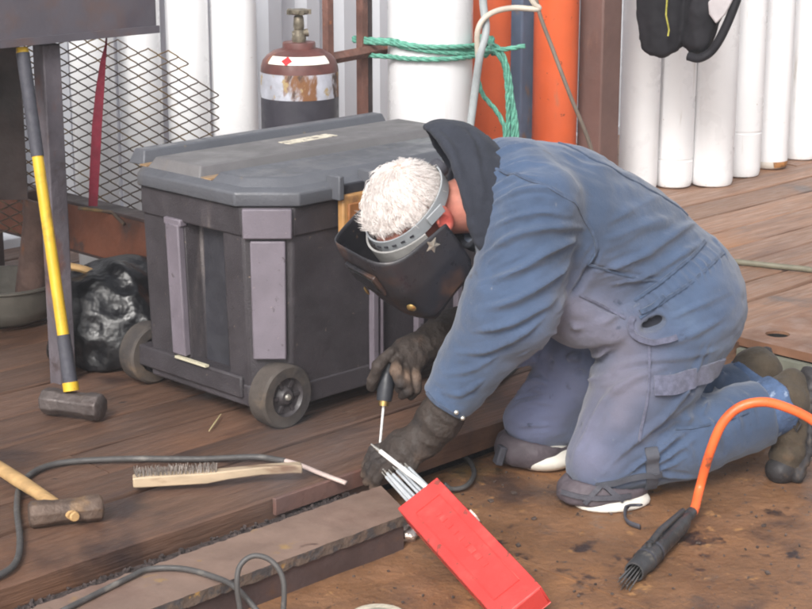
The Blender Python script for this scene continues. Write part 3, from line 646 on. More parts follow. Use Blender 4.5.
MB().box((0.0, .66, .46), (.055, .052, .956)).build('leg', m_leg, bench, bevel=.004)
MB().box((-1.4, .66, .46), (.055, .052, .956)).build('leg', m_leg, bench, bevel=.004)
MB().box((-.34, .45, .80), (.20, .012, .25)).build('gusset', m_rustframe, bench)
part(MB().box((-1.31, 5.28, .69), (.36, .012, .54)).build('side_plate', m_webdark), bench)
# strap hanging off the bench edge
m_strap = mat('maroon webbing', srgb(112, 28, 46), .8, var=.2, vscale=30, weave=.6)
sp_ = [(107, 30, 4.93, .002), (106, 45, 4.92, .003), (103, 62, 4.92, .008), (100, 90, 4.93, .012), (97, 125, 4.94, .014), (95, 165, 4.95, .014), (93, 206, 4.96, .013)]
sv = []
for x, y, Y, hw in sp_:
    c = at(x, y, Y); sv += [c + [-hw, 0, 0], c + [hw, -.004, 0], c + [hw, 0, 0], c + [-hw, .004, 0]]
tag(MB().add(sv, [(i * 4 + k, i * 4 + (k + 1) % 4, i * 4 + 4 + (k + 1) % 4, i * 4 + 4 + k) for i in range(len(sp_) - 1) for k in range(4)]).build('webbing_strap', m_strap), 'maroon webbing strap hanging from the bench edge in front of the mesh', 'strap')
# expanded metal sheet leaning behind
m_mesh = mat('rusty expanded metal', srgb(98, 84, 74), .7, metal=.2, var=.3, vscale=20, bump=.2, bscale=60, layers=((srgb(128, 104, 66), 9, .52, .65),))
mo, mx, mz = at(20, 235, 5.62), np.array([1., .10, -.115]), np.array([.0, .16, .985])
mx /= np.linalg.norm(mx); mz /= np.linalg.norm(mz); my = np.cross(mz, mx)
em = MB(); LW, SW = .064, .0245; nx, nz = 16, 40
def outline(x, z):
    lim_r = .665 if z < .50 else .665 - (z - .50) * 1.15
    return -.12 < x < lim_r and z < .66 - max(0, x - .30) * .12 - (.012 if .36 < x < .42 else 0)
for j in range(nz):
    for i in range(-3, nx):
        x0 = i * LW + (LW / 2 if j % 2 else 0); z0 = j * SW / 1.15 * .85
        for s in (-1, 1):
            a = (x0, z0); b = (x0 + s * LW / 2, z0 + SW / 1.15 * .85)
            if not (outline(*a) and outline(*b)): continue
            pts = []
            for q in range(5):
                t = q / 4; e = .5 - .5 * math.cos(math.pi * t); xx = a[0] + (b[0] - a[0]) * (t * .55 + e * .45); z_ = a[1] + (b[1] - a[1]) * t
                pts.append(mo + mx * xx + mz * z_ + my * (.004 * s * math.sin(math.pi * t)))
            em.tube(pts, .0024, 5)
tag(em.build('expanded_metal_sheet', m_mesh, smooth=180), 'rusty expanded metal mesh sheet leaning behind the tool box', 'mesh sheet')
# rusty channel on blocks
m_chan = mat('red brown channel', srgb(122, 74, 54), .75, var=.2, vscale=6, bump=.3, bscale=40, layers=((srgb(84, 58, 50), 4, .5, .7), (srgb(70, 60, 58), 8, .58, .7)))
ch = thing('steel_channel', 'rusty red brown steel channel on blocks behind the tool box', 'steel channel', tuple(dk(.53, 1.75)), A45)
MB().box((0, 0, .285), (.012, 1.5, .145)).build('web', m_chan, ch, bevel=.002)
MB().box((.03, 0, .362), (.075, 1.5, .01)).build('flange', m_webdark, ch, bevel=.002)
MB().box((.03, 0, .207), (.06, 1.49, .01)).build('lower_flange', m_webdark, ch, bevel=.002)
MB().box((.03, -.3, .10), (.16, .14, .20)).build('block', m_webdark, ch, bevel=.006)
MB().box((.03, .55, .10), (.16, .14, .20)).build('block', m_webdark, ch, bevel=.006)
pa, pb = at(74, 205, 5.42), at(134, 226, 5.42)
tag(MB().tube([at(78, 208, 5.34), at(112, 212, 5.36), at(124, 224, 5.3)], .006, 6).build('bent_rod', m_mesh, smooth=180), 'short bent rusty rod lying on the red brown channel', 'rod')
# basin with a rusty pipe in it
m_basin = mat('old galvanised basin', srgb(112, 108, 100), .55, metal=.3, var=.15, vscale=10, bump=.1, bscale=40, layers=((srgb(84, 74, 68), 6, .52, .7), (srgb(122, 90, 66), 12, .62, .75)))
pc = gz(-8, 333, 0); pr_ = .185
tag(MB().lathe([(0, .004), (.12, .004), (.155, .02), (.172, .055), (.178, .115), (.190, .122), (.190, .128), (.176, .128), (.168, .06), (.15, .03), (.12, .016), (0, .016)], 48, tuple(pc + [0, .16, 0])).build('basin', m_basin, smooth=50), 'round grey metal basin on the deck under the bench', 'basin')
q0, q1 = pc + [.085, .17, .03], at(38, 196, 5.36)
cnm = MB(); ax = (q1 - q0); L_ = np.linalg.norm(ax); ax = ax / L_
cnm.lathe([(.056, 0), (.058, .02), (.052, .05), (.040, L_ * .8), (.044, L_ * .86), (.044, L_), (.034, L_), (.034, .02)], 24, tuple(q0), tuple(ax))
tag(cnm.build('tapered_pipe', mat('rusty tapered pipe', srgb(106, 84, 76), .75, var=.25, vscale=12, bump=.4, bscale=60, layers=((srgb(78, 64, 62), 6, .5, .65), (srgb(132, 88, 62), 10, .58, .7))), smooth=40), 'rusty tapered pipe standing in the grey basin', 'pipe')
# pale wooden stick and black rubbish bag
m_ash = mat('bare wood', srgb(178, 144, 98), .7, var=.2, vscale=6, stretch=(1, 6, 6), bump=.2, bscale=30, layers=((srgb(120, 92, 66), 6, .58, .72),))
tag(MB().tube(smooth_path([at(68, 266, 5.05), at(86, 270, 5.04), at(103, 278, 5.03), at(111, 284, 5.03)]), [.016] * 8 + [.016] * 8 + [.018] * 9, 8, squash=.7).build('wooden_stick', m_ash, smooth=60), 'pale bent wooden stick lying on the black bag', 'stick')
m_bag = mat('black bag plastic', srgb(22, 22, 25), .36, var=.2, vscale=8, bump=.5, bscale=11, bdetail=3, rvar=.08, bdist=.03)
bc = gz(108, 372, 0)
def bagf(P):
    d = sd_ell(P, bc + [-.03, .16, .12], (.145, .13, .125)); d = smin(d, sd_ell(P, bc + [.06, .12, .09], (.12, .12, .10)), .05); d = smin(d, sd_ell(P, bc + [-.05, .10, .06], (.11, .10, .075)), .05)
    d = smin(d, sd_ell(P, bc + [.05, .19, .20], (.09, .08, .06)), .05)
    return np.maximum(d, -(P[:, 2] - .004))
V, Fq = surfnet(bagf, bc + [-.25, -.08, -.02], bc + [.25, .38, .4], .009); Nn = normals(V, Fq)
rg_ = lambda P, s: 1 - 2 * np.abs(vnoise(P, s))
V = V + Nn * (.030 * rg_(V * [6, 6, 10] + vnoise(V * 4, 1)[:, None] * .9, 8) + .009 * rg_(V * 17, 9))[:, None]; V[:, 2] = np.maximum(V[:, 2], .003); V = relax(V, Fq, 1, .4)
tag(link('rubbish_bag', qmesh('rubbish_bag', V, Fq), m_bag), 'black plastic rubbish bag slumped beside the tool box', 'bag')
# sledgehammer leaning on the bench
m_yel = mat('yellow fibreglass', srgb(216, 176, 50), .45, var=.1, vscale=12, layers=((srgb(164, 126, 48), 10, .54, .74), (srgb(96, 80, 52), 34, .63, .72), (srgb(120, 98, 60), 5, .60, .76)))
m_rub = mat('dark rubber grip', srgb(70, 70, 78), .7, var=.12, vscale=30, bump=.2, bscale=150)
m_head = mat('worn hammer steel', srgb(92, 84, 82), .5, metal=.4, var=.2, vscale=16, bump=.3, bscale=70, layers=((srgb(70, 60, 58), 9, .5, .65), (srgb(124, 96, 76), 14, .62, .74)))
hb = gz(70, 424, 0); s0 = hb + [0, .05, .055]; s1 = at(22, 48, 4.72)
sl = thing('sledgehammer', 'sledgehammer with a yellow handle leaning on the bench', 'hammer', tuple(hb))
def lerp(t): return s0 + (s1 - s0) * t
def rod(name, t0, t1, r0, r1, m, parent, sq=.8, n=6): return part(MB().tube([lerp(t0 + (t1 - t0) * k / n) for k in range(n + 1)], np.linspace(r0, r1, n + 1), 14, squash=sq).build(name, m, smooth=50), parent)
rod('handle', .13, .70, .0195, .0185, m_yel, sl)
rod('grip', .69, .985, .021, .022, m_rub, sl)
rod('end_cap', .985, 1.0, .021, .019, m_yel, sl)
rod('collar', .035, .18, .024, .022, m_rub, sl)
rod('yellow_band', .02, .045, .026, .026, m_yel, sl)
hx = np.array([.93, -.36, .0]); oc = []
hm = MB(); prof_ = [(.028, -.088), (.036, -.082), (.037, -.05), (.033, -.035), (.033, .035), (.037, .05), (.036, .082), (.028, .088)]
hm.lathe([(0, -.088)] + prof_ + [(0, .088)], 8, tuple(s0 - [0, 0, .016]), tuple(hx))
part(hm.build('hammer_head', m_head, bevel=.003), sl)

# ================================================================== foreground: club hammer, wire brush, cables
ch_ = thing('club_hammer', 'short club hammer with a wooden handle lying on the deck', 'hammer', tuple(gz(65, 520, 0)))
c0 = gz(66, 511, .028); dx = gz(104, 505, .028) - gz(28, 513, .028); dx = dx / np.linalg.norm(dx)
part(MB().lathe([(0, -.082), (.024, -.082), (.031, -.074), (.031, -.045), (.028, -.03), (.028, .03), (.031, .045), (.031, .074), (.024, .082), (0, .082)], 8, tuple(c0), tuple(dx)).build('hammer_head', mat('rusty club hammer', srgb(98, 82, 72), .6, metal=.25, var=.25, vscale=14, bump=.4, bscale=60, layers=((srgb(72, 60, 54), 8, .5, .65), (srgb(120, 96, 72), 12, .60, .74))), bevel=.003), ch_)
h1 = gz(-25, 452, .03); hd = (h1 - c0); 
part(MB().tube([c0 - hd * .07, c0 + hd * .1, c0 + hd * .5, c0 + hd], [.013, .0155, .019, .017], 12, squash=.8).build('handle', m_ash, smooth=60), ch_)
part(MB().tube([c0 - hd * .094, c0 - hd * .085], [.010, .012], 10).build('eye_wedge', m_ash, smooth=60), ch_)
# wire brush
m_brushw = mat('brush wood', srgb(178, 158, 132), .65, var=.15, vscale=5, stretch=(1, 8, 8), layers=((srgb(120, 92, 72), 4, .52, .66, (.7, 4, 4)),))
m_wire = mat('brush wires', srgb(146, 138, 132), .5, metal=.6, var=.3, vscale=40)
b0, b1 = gz(133, 486, .012), gz(302, 476, .012); bd = b1 - b0; bl = np.linalg.norm(bd); bd /= bl; bn = np.cross([0, 0, 1], bd)
wb = thing('wire_brush', 'wooden wire brush lying on the deck beside the beam', 'wire brush', tuple(gz(215, 482, 0)))
bv_ = []; st = [(0, .015, .024, .0), (.02, .017, .026, .0), (.17, .017, .026, .0), (.22, .013, .022, .006), (.30, .012, .020, .012), (.38, .013, .021, .012), (bl, .013, .021, .010)]
for x, hw, th, zl in st:
    c = b0 + bd * x + [0, 0, zl]; bv_ += [c - bn * hw, c + bn * hw, c + bn * hw + [0, 0, th], c - bn * hw + [0, 0, th]]
part(MB().add(bv_, [(0, 1, 2, 3), (24, 27, 26, 25)] + [(i * 4 + k, i * 4 + (k + 1) % 4, i * 4 + 4 + (k + 1) % 4, i * 4 + 4 + k) for i in range(6) for k in range(4)]).build('handle', m_brushw, bevel=.003), wb)
wm = MB()
for i in range(22):
    for j in range(4):
        for k in range(3):
            p = b0 + bd * (.008 + i * .0088 + rng.uniform(-.002, .002)) + bn * ((j - 1.5) * .0075 + rng.uniform(-.002, .002)) + [0, 0, .025]
            if i < 22: wm.tube([p, p + bn * rng.uniform(-.004, .004) + bd * rng.uniform(-.006, .006) + [0, 0, rng.uniform(.013, .021)]], .0008, 3)
part(tag(wm.build('bristles', m_wire), None, kind='stuff'), wb)
# cables
m_cable = mat('grey rubber cable', srgb(76, 74, 73), .6, var=.12, vscale=30, layers=((srgb(120, 116, 110), 14, .55, .7),))
m_clear = mat('pale sleeve', srgb(196, 176, 168), .5, var=.1, vscale=20)
cp = [gz(-30, 586, .008), gz(0, 575, .008), gz(16, 562, .008), gz(20, 540, .008), gz(17, 505, .009), gz(24, 480, .01), gz(55, 464, .01), gz(120, 459, .01), gz(200, 459, .012), gz(255, 457, .012), gz(285, 461, .014)]
cb_ = thing('welding_cable', 'grey cable with a pale end snaking across the deck planks', 'cable', tuple(gz(120, 460, 0)))
part(MB().tube(smooth_path(cp), .0075, 10).build('cable', m_cable, smooth=180), cb_)
part(MB().tube(smooth_path([gz(283, 460, .014), gz(300, 465, .014), gz(322, 474, .008), gz(346, 483, .0)]), .0075, 10, squash=.7).build('pale_end', m_clear, smooth=180), cb_)
cp = [gz(60, 612, -.005), gz(128, 578, -.005), gz(150, 569, -.004), gz(185, 569, -.003), gz(220, 579, .0), gz(236, 588, .004), gz(248, 600, -.02), gz(262, 618, -.05), gz(280, 650, -.085)]
tag(MB().tube(smooth_path(cp), .0062, 10).build('loose_cable', m_cable, smooth=180), 'thin grey cable lying along the top of the steel beam', 'cable')
Yl = 3.34
cp = [at(243, 640, Yl), at(240, 609, Yl), at(237, 585, Yl), at(240, 566, Yl + .01), at(253, 556, Yl + .02), at(270, 560, Yl + .02), at(282, 576, Yl + .01), at(284, 600, Yl), at(280, 640, Yl)]
tag(MB().tube(smooth_path(cp), .0058, 10).build('loose_cable', m_cable, smooth=180), 'loop of thin grey cable standing up in front of the beam', 'cable')
cp = [gz(444, 484, -.07), gz(452, 489, -.085), gz(466, 486, -.085), gz(474, 474, -.085), gz(470, 462, -.085), gz(462, 456, -.085), gz(450, 455, -.085)]
tag(MB().tube(smooth_path(cp), .0065, 8).build('loose_cable', m_cable, smooth=180), 'short dark cable loop on the plate behind the gloved hand', 'cable')
# ------------------------------------------------------------------ red rod case with electrodes
m_redp = mat('red case plastic', srgb(200, 64, 60), .45, var=.08, vscale=8, bump=.12, bscale=60, layers=((srgb(188, 52, 52), 4, .52, .8), (srgb(206, 92, 84), 9, .52, .74), (srgb(140, 66, 58), 45, .60, .68), (srgb(146, 58, 52), 12, .56, .74, (1, .3, 1)), (srgb(120, 50, 46), 24, .70, .77)))
m_redd = mat('red case inside', srgb(150, 34, 36), .5, var=.1)
Pa, Pb = gz(437, 477, .10), gz(541, 586, .012); Ad = Pb - Pa; CLn = np.linalg.norm(Ad); Ad /= CLn
ya_ = np.array([-.087, -.034, -.062]); ya_ -= Ad * (ya_ @ Ad); CWd = np.linalg.norm(ya_); ya_ /= CWd; za_ = np.cross(ya_, Ad); za_ = za_ if za_[2] > 0 else -za_
CT = .058; MC = Matrix((tuple(Ad), tuple(ya_), tuple(za_))).transposed()
def cl(x, y, z): return Pa + Ad * x + ya_ * y + za_ * z          # x along, y across from the right edge, z up from the lid
rc = thing('electrode_case', 'red plastic electrode case propped on the end of the beam', 'case', tuple(cl(CLn, CWd / 2, -CT)))
def cbox(x0, x1, y0, y1, z0, z1): return MB().box(tuple(cl((x0 + x1) / 2, (y0 + y1) / 2, (z0 + z1) / 2)), (x1 - x0, y1 - y0, z1 - z0), rot=MC)
th = .004; sh_ = MB()
for a in ((0, CLn, 0, CWd, -th, 0), (0, CLn, 0, CWd, -CT, -CT + th), (0, CLn, 0, th, -CT + th, -th), (0, CLn, CWd - th, CWd, -CT + th, -th), (CLn - th, CLn, th, CWd - th, -CT + th, -th)):
    sh_.add(cbox(*a).v, cbox(*a).f)
part(sh_.build('case_shell', m_redp, bevel=.0022), rc)
for a in ((.05, CLn - .05, .022, .0235, 0, .0022), (.05, CLn - .05, CWd - .0235, CWd - .022, 0, .0022), (.05, .0515, .0235, CWd - .0235, 0, .0022), (CLn - .0515, CLn - .05, .0235, CWd - .0235, 0, .0022)):
    part(cbox(*a).build('lid_frame', m_redp), rc)
# raised blurred lettering block: rows of small raised strokes as on the moulded lid
for k in range(9):
    a0_ = .085 + k * .026; part(cbox(a0_, a0_ + .017, .046, .060, 0, .0016).build('moulded_mark', m_redp), rc)
part(cbox(CLn * .30, CLn * .36, -.006, 0, -.03, -.012).build('clasp', mat('pale clasp', srgb(214, 196, 186), .5), ), rc)
m_rod = mat('grey electrode coating', srgb(176, 180, 184), .6, var=.1, vscale=30, bump=.1, bscale=100)
m_rodw = mat('white electrode coating', srgb(220, 220, 218), .6, var=.06, vscale=30)
k = 0
for i in range(7):
    for j in range(2):
        y = .024 + i * .0092 + (.004 if j else 0); z = -.014 - j * .0085; ext = .125 + rng.uniform(-.008, .012) + .004 * i
        a, b = cl(.16, y, z), cl(-ext, y + rng.uniform(-.006, .006), z - .004 + rng.uniform(-.003, .003)); e = thing('welding_electrode', 'grey welding electrode in the bundle sticking out of the red case', 'electrode', tuple(a), 0, 'electrodes in the red case')
        d = (b - a) / np.linalg.norm(b - a)
        part(MB().tube([a, b - d * .022], .0036, 8).build('coated_rod', m_rod, smooth=50), e); part(MB().tube([b - d * .022, b], .0017, 6).build('bare_tip', m_chrome, smooth=50), e)
a, b = cl(.012, .030, -.010), at(371, 444, Pa[1] + .10)
e = thing('welding_electrode', 'pale welding electrode reaching highest out of the red case', 'electrode', tuple(a)); d = (b - a) / np.linalg.norm(b - a)
part(MB().tube([a, b - d * .03], .0055, 10).build('coated_rod', m_rodw, smooth=50), e); part(MB().tube([b - d * .03, b], [.005, .0018], 8).build('bare_tip', m_chrome, smooth=50), e)
# crumpled bright foil under the case
fc = gz(404, 536, PLATE + .012)
def foil(P): return sd_ell(P, fc + [.004, 0, .004], (.034, .022, .020))
V, Fq = surfnet(foil, fc - .06, fc + .06, .005); V = V + normals(V, Fq) * (.014 * vnoise(V * 60, 2))[:, None]
fo = link('crumpled_foil', qmesh('crumpled_foil', V, Fq), mat('bright foil', srgb(230, 214, 204), .25, metal=.9, var=.1)); fo.data.shade_flat(); tag(fo, 'scrap of crumpled bright foil under the red case', 'foil')
# disc lying at the bottom edge
dc = gz(378, 618, PLATE + .014)
dt = thing('grinding_disc', 'pale flat grinding disc lying at the bottom edge', 'disc', tuple(dc))
part(MB().lathe([(.011, .0), (.058, .0), (.060, .003), (.058, .006), (.028, .006), (.022, .002), (.011, .002), (.011, 0)], 40, tuple(dc)).build('disc_body', mat('disc grit', srgb(186, 178, 160), .8, var=.2, vscale=60, layers=((srgb(120, 112, 100), 12, .55, .65),)), smooth=40), dt)
part(MB().lathe([(.011, .007), (.036, .0075), (.036, .0065)], 32, tuple(dc)).build('paper_ring', mat('disc paper', srgb(150, 148, 132), .7, var=.2, vscale=40), smooth=60), dt)
# ------------------------------------------------------------------ needle scaler with its air hose
m_tool = mat('blackened tool steel', srgb(84, 84, 86), .45, metal=.5, var=.2, vscale=20, bump=.2, bscale=90, layers=((srgb(120, 114, 106), 18, .58, .7),))
n0, n1 = gz(634, 572, PLATE + .024), gz(690, 514, PLATE + .034); nd = (n1 - n0); nl = np.linalg.norm(nd); nd /= nl
ns = thing('needle_scaler', 'dark pneumatic needle scaler lying on the rusty plate', 'needle scaler', tuple(gz(660, 550, PLATE)))
part(MB().lathe([(.0185, 0), (.0225, 0), (.0235, .004), (.0235, .05), (.026, .055), (.0265, .13), (.024, .135), (.024, nl * .78), (.020, nl * .86), (.013, nl * .93), (.012, nl * 1.0), (0, nl * 1.0)], 24, tuple(n0), tuple(nd)).build('tool_body', m_tool, smooth=40), ns)
part(MB().lathe([(.0185, 0), (.0175, .03), (0, .03)], 20, tuple(n0), tuple(nd)).build('nose_bore', mat('dark bore', srgb(22, 22, 24), .8)), ns)
tb = MB().lathe([(.0275, .06), (.0275, .068)], 24, tuple(n0), tuple(nd)).lathe([(.0275, .11), (.0275, .118)], 24, tuple(n0), tuple(nd))
part(tb.build('clamp_band', m_rub, smooth=40), ns)
up_ = np.array([0, 0, 1.]); lv = MB().tube([n0 + nd * .10 + up_ * .03, n0 + nd * .16 + up_ * .036, n0 + nd * (nl * .86) + up_ * .028], [.008, .008, .006], 8)
for q in (.09, .125, .155): lv.add(MB().tube([n0 + nd * q + up_ * .02, n0 + nd * q + up_ * .036], .007, 8).v, MB().tube([n0 + nd * q + up_ * .02, n0 + nd * q + up_ * .036], .007, 8).f)
part(lv.build('trigger_lever', m_tool, smooth=50), ns)
ndm = [(.0, .0)] + [(.006 * math.cos(a), .006 * math.sin(a)) for a in np.arange(6) * 1.047] + [(.0125 * math.cos(a), .0125 * math.sin(a)) for a in np.arange(12) * .5236]
sx_ = np.cross(nd, up_); sx_ /= np.linalg.norm(sx_); sy_ = np.cross(sx_, nd); m_needle = mat('needle steel', srgb(150, 148, 146), .35, metal=.8, var=.15)
for a, b in ndm:
    p = n0 + nd * .02 + sx_ * a + sy_ * b; part(MB().tube([p, p - nd * (.075 + rng.uniform(-.012, .012)) + sx_ * a * .35 + sy_ * (b * .3 - .006)], .0015, 5).build('needle', m_needle), ns)
m_oh = mat('orange air hose', srgb(236, 108, 56), .4, var=.08, vscale=20, layers=((srgb(200, 84, 44), 9, .54, .75), (srgb(130, 74, 52), 22, .62, .72), (srgb(90, 62, 50), 50, .67, .73)))
hp_ = [n1, n1 + nd * .03, at(700, 487, 4.06), at(709, 455, 4.04), at(722, 424, 4.03), at(740, 407, 4.03), at(764, 402, 4.03), at(788, 408, 4.03), at(812, 420, 4.03), at(850, 448, 4.03), at(890, 492, 4.04), at(930, 525, 4.0), gz(985, 528, PLATE + .012), gz(1080, 520, PLATE + .012)]
ho = thing('air_hose', 'orange air hose arching up from the needle scaler', 'hose', tuple(n1))
part(MB().tube(smooth_path(hp_), .0115, 14).build('hose', m_oh, smooth=180), ho)
part(MB().tube([n1 - nd * .015, n1 + nd * .012], .0135, 12).build('fitting', m_tool, smooth=40), ho)
tag(MB().box((.13, -.011, -.022), (.44, .012, .042)).build('edge_strip', mat('pinkish edge tone', srgb(112, 84, 76), .6, metal=.1, var=.2, vscale=8, bump=.2, bscale=50, layers=((srgb(112, 76, 64), 7, .52, .68),)), loc=tuple(DO), rot=(0, 0, A45), bevel=.002), 'short pinkish added strip set against the plank edge at the weld', 'added strip')  # added strip standing in for the pinker plank face near the weld
# torn rubber strap piece, straw splinter
tag(MB().tube(smooth_path([gz(640, 505, -.05), gz(628, 506, -.075), gz(625, 514, -.085), gz(628, 522, PLATE + .012), gz(640, 527, PLATE + .01)]), .008, 8, squash=.45).build('rubber_strap_end', m_rub, smooth=180), 'torn end of a black rubber strap on the plate below the knee', 'strap')
tag(MB().tube([gz(209, 431, .005), gz(214, 424, .006), gz(221, 414, .005)], [.0012, .002, .0012], 5).build('straw', mat('straw', srgb(200, 186, 140), .7)), 'thin pale splinter on the deck in front of the tool box', 'splinter')
# hose across the deck at the right
tag(MB().tube(smooth_path([gz(640, 255, .011), gz(700, 258, .011), gz(738, 262, .011), gz(775, 266, .011), gz(812, 270, .011), gz(860, 278, .011), gz(930, 283, .011)]), .0105, 10).build('deck_hose', mat('grey green hose', srgb(112, 108, 92), .6, var=.15, vscale=20), smooth=180), 'grey green hose lying across the planks at the right', 'hose')
# ================================================================== the kneeling person
def nrm(v): v = np.asarray(v, float); return v / np.linalg.norm(v)
FW = nrm((-.94, -.34, 0)); LT = np.array([-FW[1], FW[0], 0]); LT = -LT if LT[1] > 0 else LT      # facing, and the left side (towards the camera)
pel, wai, che, upp, nkb = at(664, 296, 4.38), at(620, 250, 4.34), at(560, 217, 4.28), at(515, 202, 4.22), at(478, 200, 4.19)
hipL, hipR = pel + LT * .09 + [0, 0, -.02], pel - LT * .09 + [0, 0, -.02]
kneL, kneR = at(604, 462, 4.17), at(536, 420, 4.42)
shnL, shnR = at(764, 412, 4.29), at(742, 392, 4.58)
ankL, ankR = at(782, 402, 4.31), at(758, 372, 4.60)
shoL, elbL, wriL = at(536, 208, 4.10), at(511, 306, 4.07), at(440, 410, 4.10)
shoR, elbR, wriR = at(520, 208, 4.38), at(512, 330, 4.45), at(446, 334, 4.29)
cufL, cufR = at(446, 402, 4.10), at(456, 334, 4.31)
# head frame
HC = at(411, 217, 4.13); HL = nrm((.58, -.80, -.12)); HU = np.array([-.55, -.30, .75]); HU = nrm(HU - HL * (HU @ HL)); HF = np.cross(HL, HU); HM = np.stack([HL, HF, HU])
def hd_(l, f, u): return HC + HL * l + HF * f + HU * u

# ---- body: one continuous surface
def hand_left():
    w, tip = at(424, 438, 4.10), at(352, 478, 4.06); d = nrm(tip - w); n = np.array([.1, -.35, 1.]); n = nrm(n - d * (n @ d)); s = np.cross(d, n); s = s if s[1] < 0 else -s
    c = w + d * .055; segs = [(w, c, .036, .040), (c - s * .02, c - s * .024 + d * .035, .026, .022), (c + s * .02, c + s * .024 + d * .035, .026, .022)]
    for i, (o, L) in enumerate(((-.034, .066), (-.011, .082), (.012, .086), (.034, .076))):   # little to index
        k = c + d * .036 + s * o + n * .004; m1 = k + d * L * .42 + n * .004 + s * o * .12; m2 = m1 + d * L * .30 - n * .014; t = m2 + d * L * .22 - n * .018
        segs += [(k, m1, .0135, .0125), (m1, m2, .0125, .0115), (m2, t, .0115, .0100)]
    a = w + d * .025 + s * .030; b = a + d * .032 + s * .022 - n * .008; e = b + d * .034 + s * .004 - n * .014
    return segs + [(a, b, .019, .0155), (b, e, .0155, .012)]
def hand_right():
    A = lambda x, y, Y: at(x, y, Y); w, c = A(438, 338, 4.25), A(408, 356, 4.19)
    s = [(w, c, .036, .040), (c, A(398, 360, 4.17), .036, .030)]
    for ch_ in (((392, 352, 4.15), (378, 366, 4.12), (373, 380, 4.125), (372, 387, 4.135)),
                ((398, 358, 4.15), (396, 371, 4.105), (401, 383, 4.10), (399, 389, 4.118)),
                ((405, 363, 4.16), (405, 378, 4.112), (408, 391, 4.105), (402, 396, 4.125)),
                ((414, 364, 4.18), (415, 378, 4.135), (416, 389, 4.125), (410, 396, 4.14))):
        P = [A(*q) for q in ch_]; s += [(P[0], P[1], .0135, .0130), (P[1], P[2], .0130, .0120), (P[2], P[3], .0120, .0105)]
    P = [A(414, 352, 4.22), A(396, 364, 4.215), A(388, 378, 4.19), A(386, 388, 4.175)]; s += [(P[0], P[1], .019, .016), (P[1], P[2], .016, .0135), (P[2], P[3], .0135, .011)]
    return s
hL, hR = hand_left(), hand_right()
def foot_segs(an, heel, ball, toe): return [(an, heel * .45 + an * .55, .040, .038), (heel, ball, .034, .036), (ball, toe, .034, .024), (an, ball * .6 + heel * .4, .038, .036)]
f1 = [at(792, 384, 4.345), at(789, 450, 4.30), at(781, 469, 4.28)]; dfar = at(752, 352, 4.62) - at(793, 372, 4.34)
f2 = [p + dfar for p in f1]
# straps of muscle under the cloth
def body_sdf(P):
    d = sd_loft(P, [pel, wai, che, upp, nkb], LT, [.155, .15, .165, .15, .075], [.13, .125, .13, .11, .07])
    for a, b, ra, rb in ((hipL, kneL, .10, .065), (hipR, kneR, .10, .055), (kneL, shnL, .062, .05), (kneR, shnR, .055, .05), (shnL, ankL, .05, .042), (shnR, ankR, .05, .042),
                         (shoL, elbL, .065, .05), (elbL, wriL, .048, .034), (shoR, elbR, .062, .05), (elbR, wriR, .048, .034), (wriL, hL[0][0], .032, .030), (wriR, hR[0][0], .032, .030), (upp, shoL, .07, .06), (upp, shoR, .07, .06)):
        d = smin(d, sd_cone(P, a, b, ra, rb), .03)
    for an, ft in ((ankL, f1), (ankR, f2)):
        for a, b, ra, rb in foot_segs(an, *ft): d = smin(d, sd_cone(P, a, b, ra * .8, rb * .8), .015)
    for sg in (hL, hR):
        g_ = None
        for a, b, ra, rb in sg: q = sd_cone(P, a, b, ra - .004, rb - .0035); g_ = q if g_ is None else smin(g_, q, .006)
        d = smin(d, g_, .008)
    # neck, skull, jaw, brow, nose, lips, ears
    h = sd_ell(P, hd_(0, -.008, .030), (.076, .094, .098), HM)
    h = smin(h, sd_ell(P, hd_(0, .028, -.055), (.054, .060, .066), HM), .03)
    h = smin(h, sd_cone(P, hd_(0, .05, -.100), hd_(0, .062, -.104), .022, .018), .02)
    for s in (-1, 1):
        h = smin(h, sd_cone(P, hd_(.012 * s, .088, .012), hd_(.046 * s, .068, .012), .010, .010), .012)
        h = smax(h, -sd_ell(P, hd_(.031 * s, .094, -.006), (.017, .016, .010), HM), .008); h = smin(h, sd_ell(P, hd_(.031 * s, .074, -.006), (.012, .012, .012), HM), .003)
        h = smin(h, sd_ell(P, hd_(.046 * s, .060, -.034), (.020, .020, .016), HM), .02)
    h = smin(h, sd_cone(P, hd_(0, .086, .004), hd_(0, .110, -.034), .008, .011), .010)
    h = smin(h, sd_ell(P, hd_(.012, .098, -.038), (.009, .009, .007), HM), .006); h = smin(h, sd_ell(P, hd_(-.012, .098, -.038), (.009, .009, .007), HM), .006)
    h = smin(h, sd_cone(P, hd_(-.020, .080, -.062), hd_(.020, .080, -.062), .008, .008), .006); h = smin(h, sd_cone(P, hd_(-.016, .080, -.075), hd_(.016, .080, -.075), .009, .009), .006)
    h = smax(h, -sd_cone(P, hd_(-.022, .093, -.0685), hd_(.022, .093, -.0685), .003, .003), .003)
    h = smin(h, sd_cone(P, hd_(0, -.035, -.02), (nkb + upp) / 2, .058, .070), .03)
    for s in (-1, 1):
        e = sd_ell(P, hd_(.090 * s, -.034, -.004), (.015, .026, .038), np.stack([nrm(HL + HF * -.35 * s), nrm(HF + HL * .35 * s), HU]))
        e = smax(e, -sd_ell(P, hd_(.103 * s, -.027, -.002), (.010, .013, .022), HM), .004); h = smin(h, e, .006)
    return smin(d, h, .02)
V, Fq = surfnet(body_sdf, (-.32, 3.86, -.14), (1.16, 4.86, .92), .0055)
skin = np.zeros(len(V)); q = V - HC; ear = np.exp(-(np.linalg.norm(V - hd_(.094, -.034, -.004), axis=1) / .04) ** 2)
m_skin = mat('weathered skin', srgb(196, 132, 116), .5, var=.12, vscale=40, bump=.15, bscale=220, attr=(('flush', srgb(186, 84, 76), None),), spec=.4)
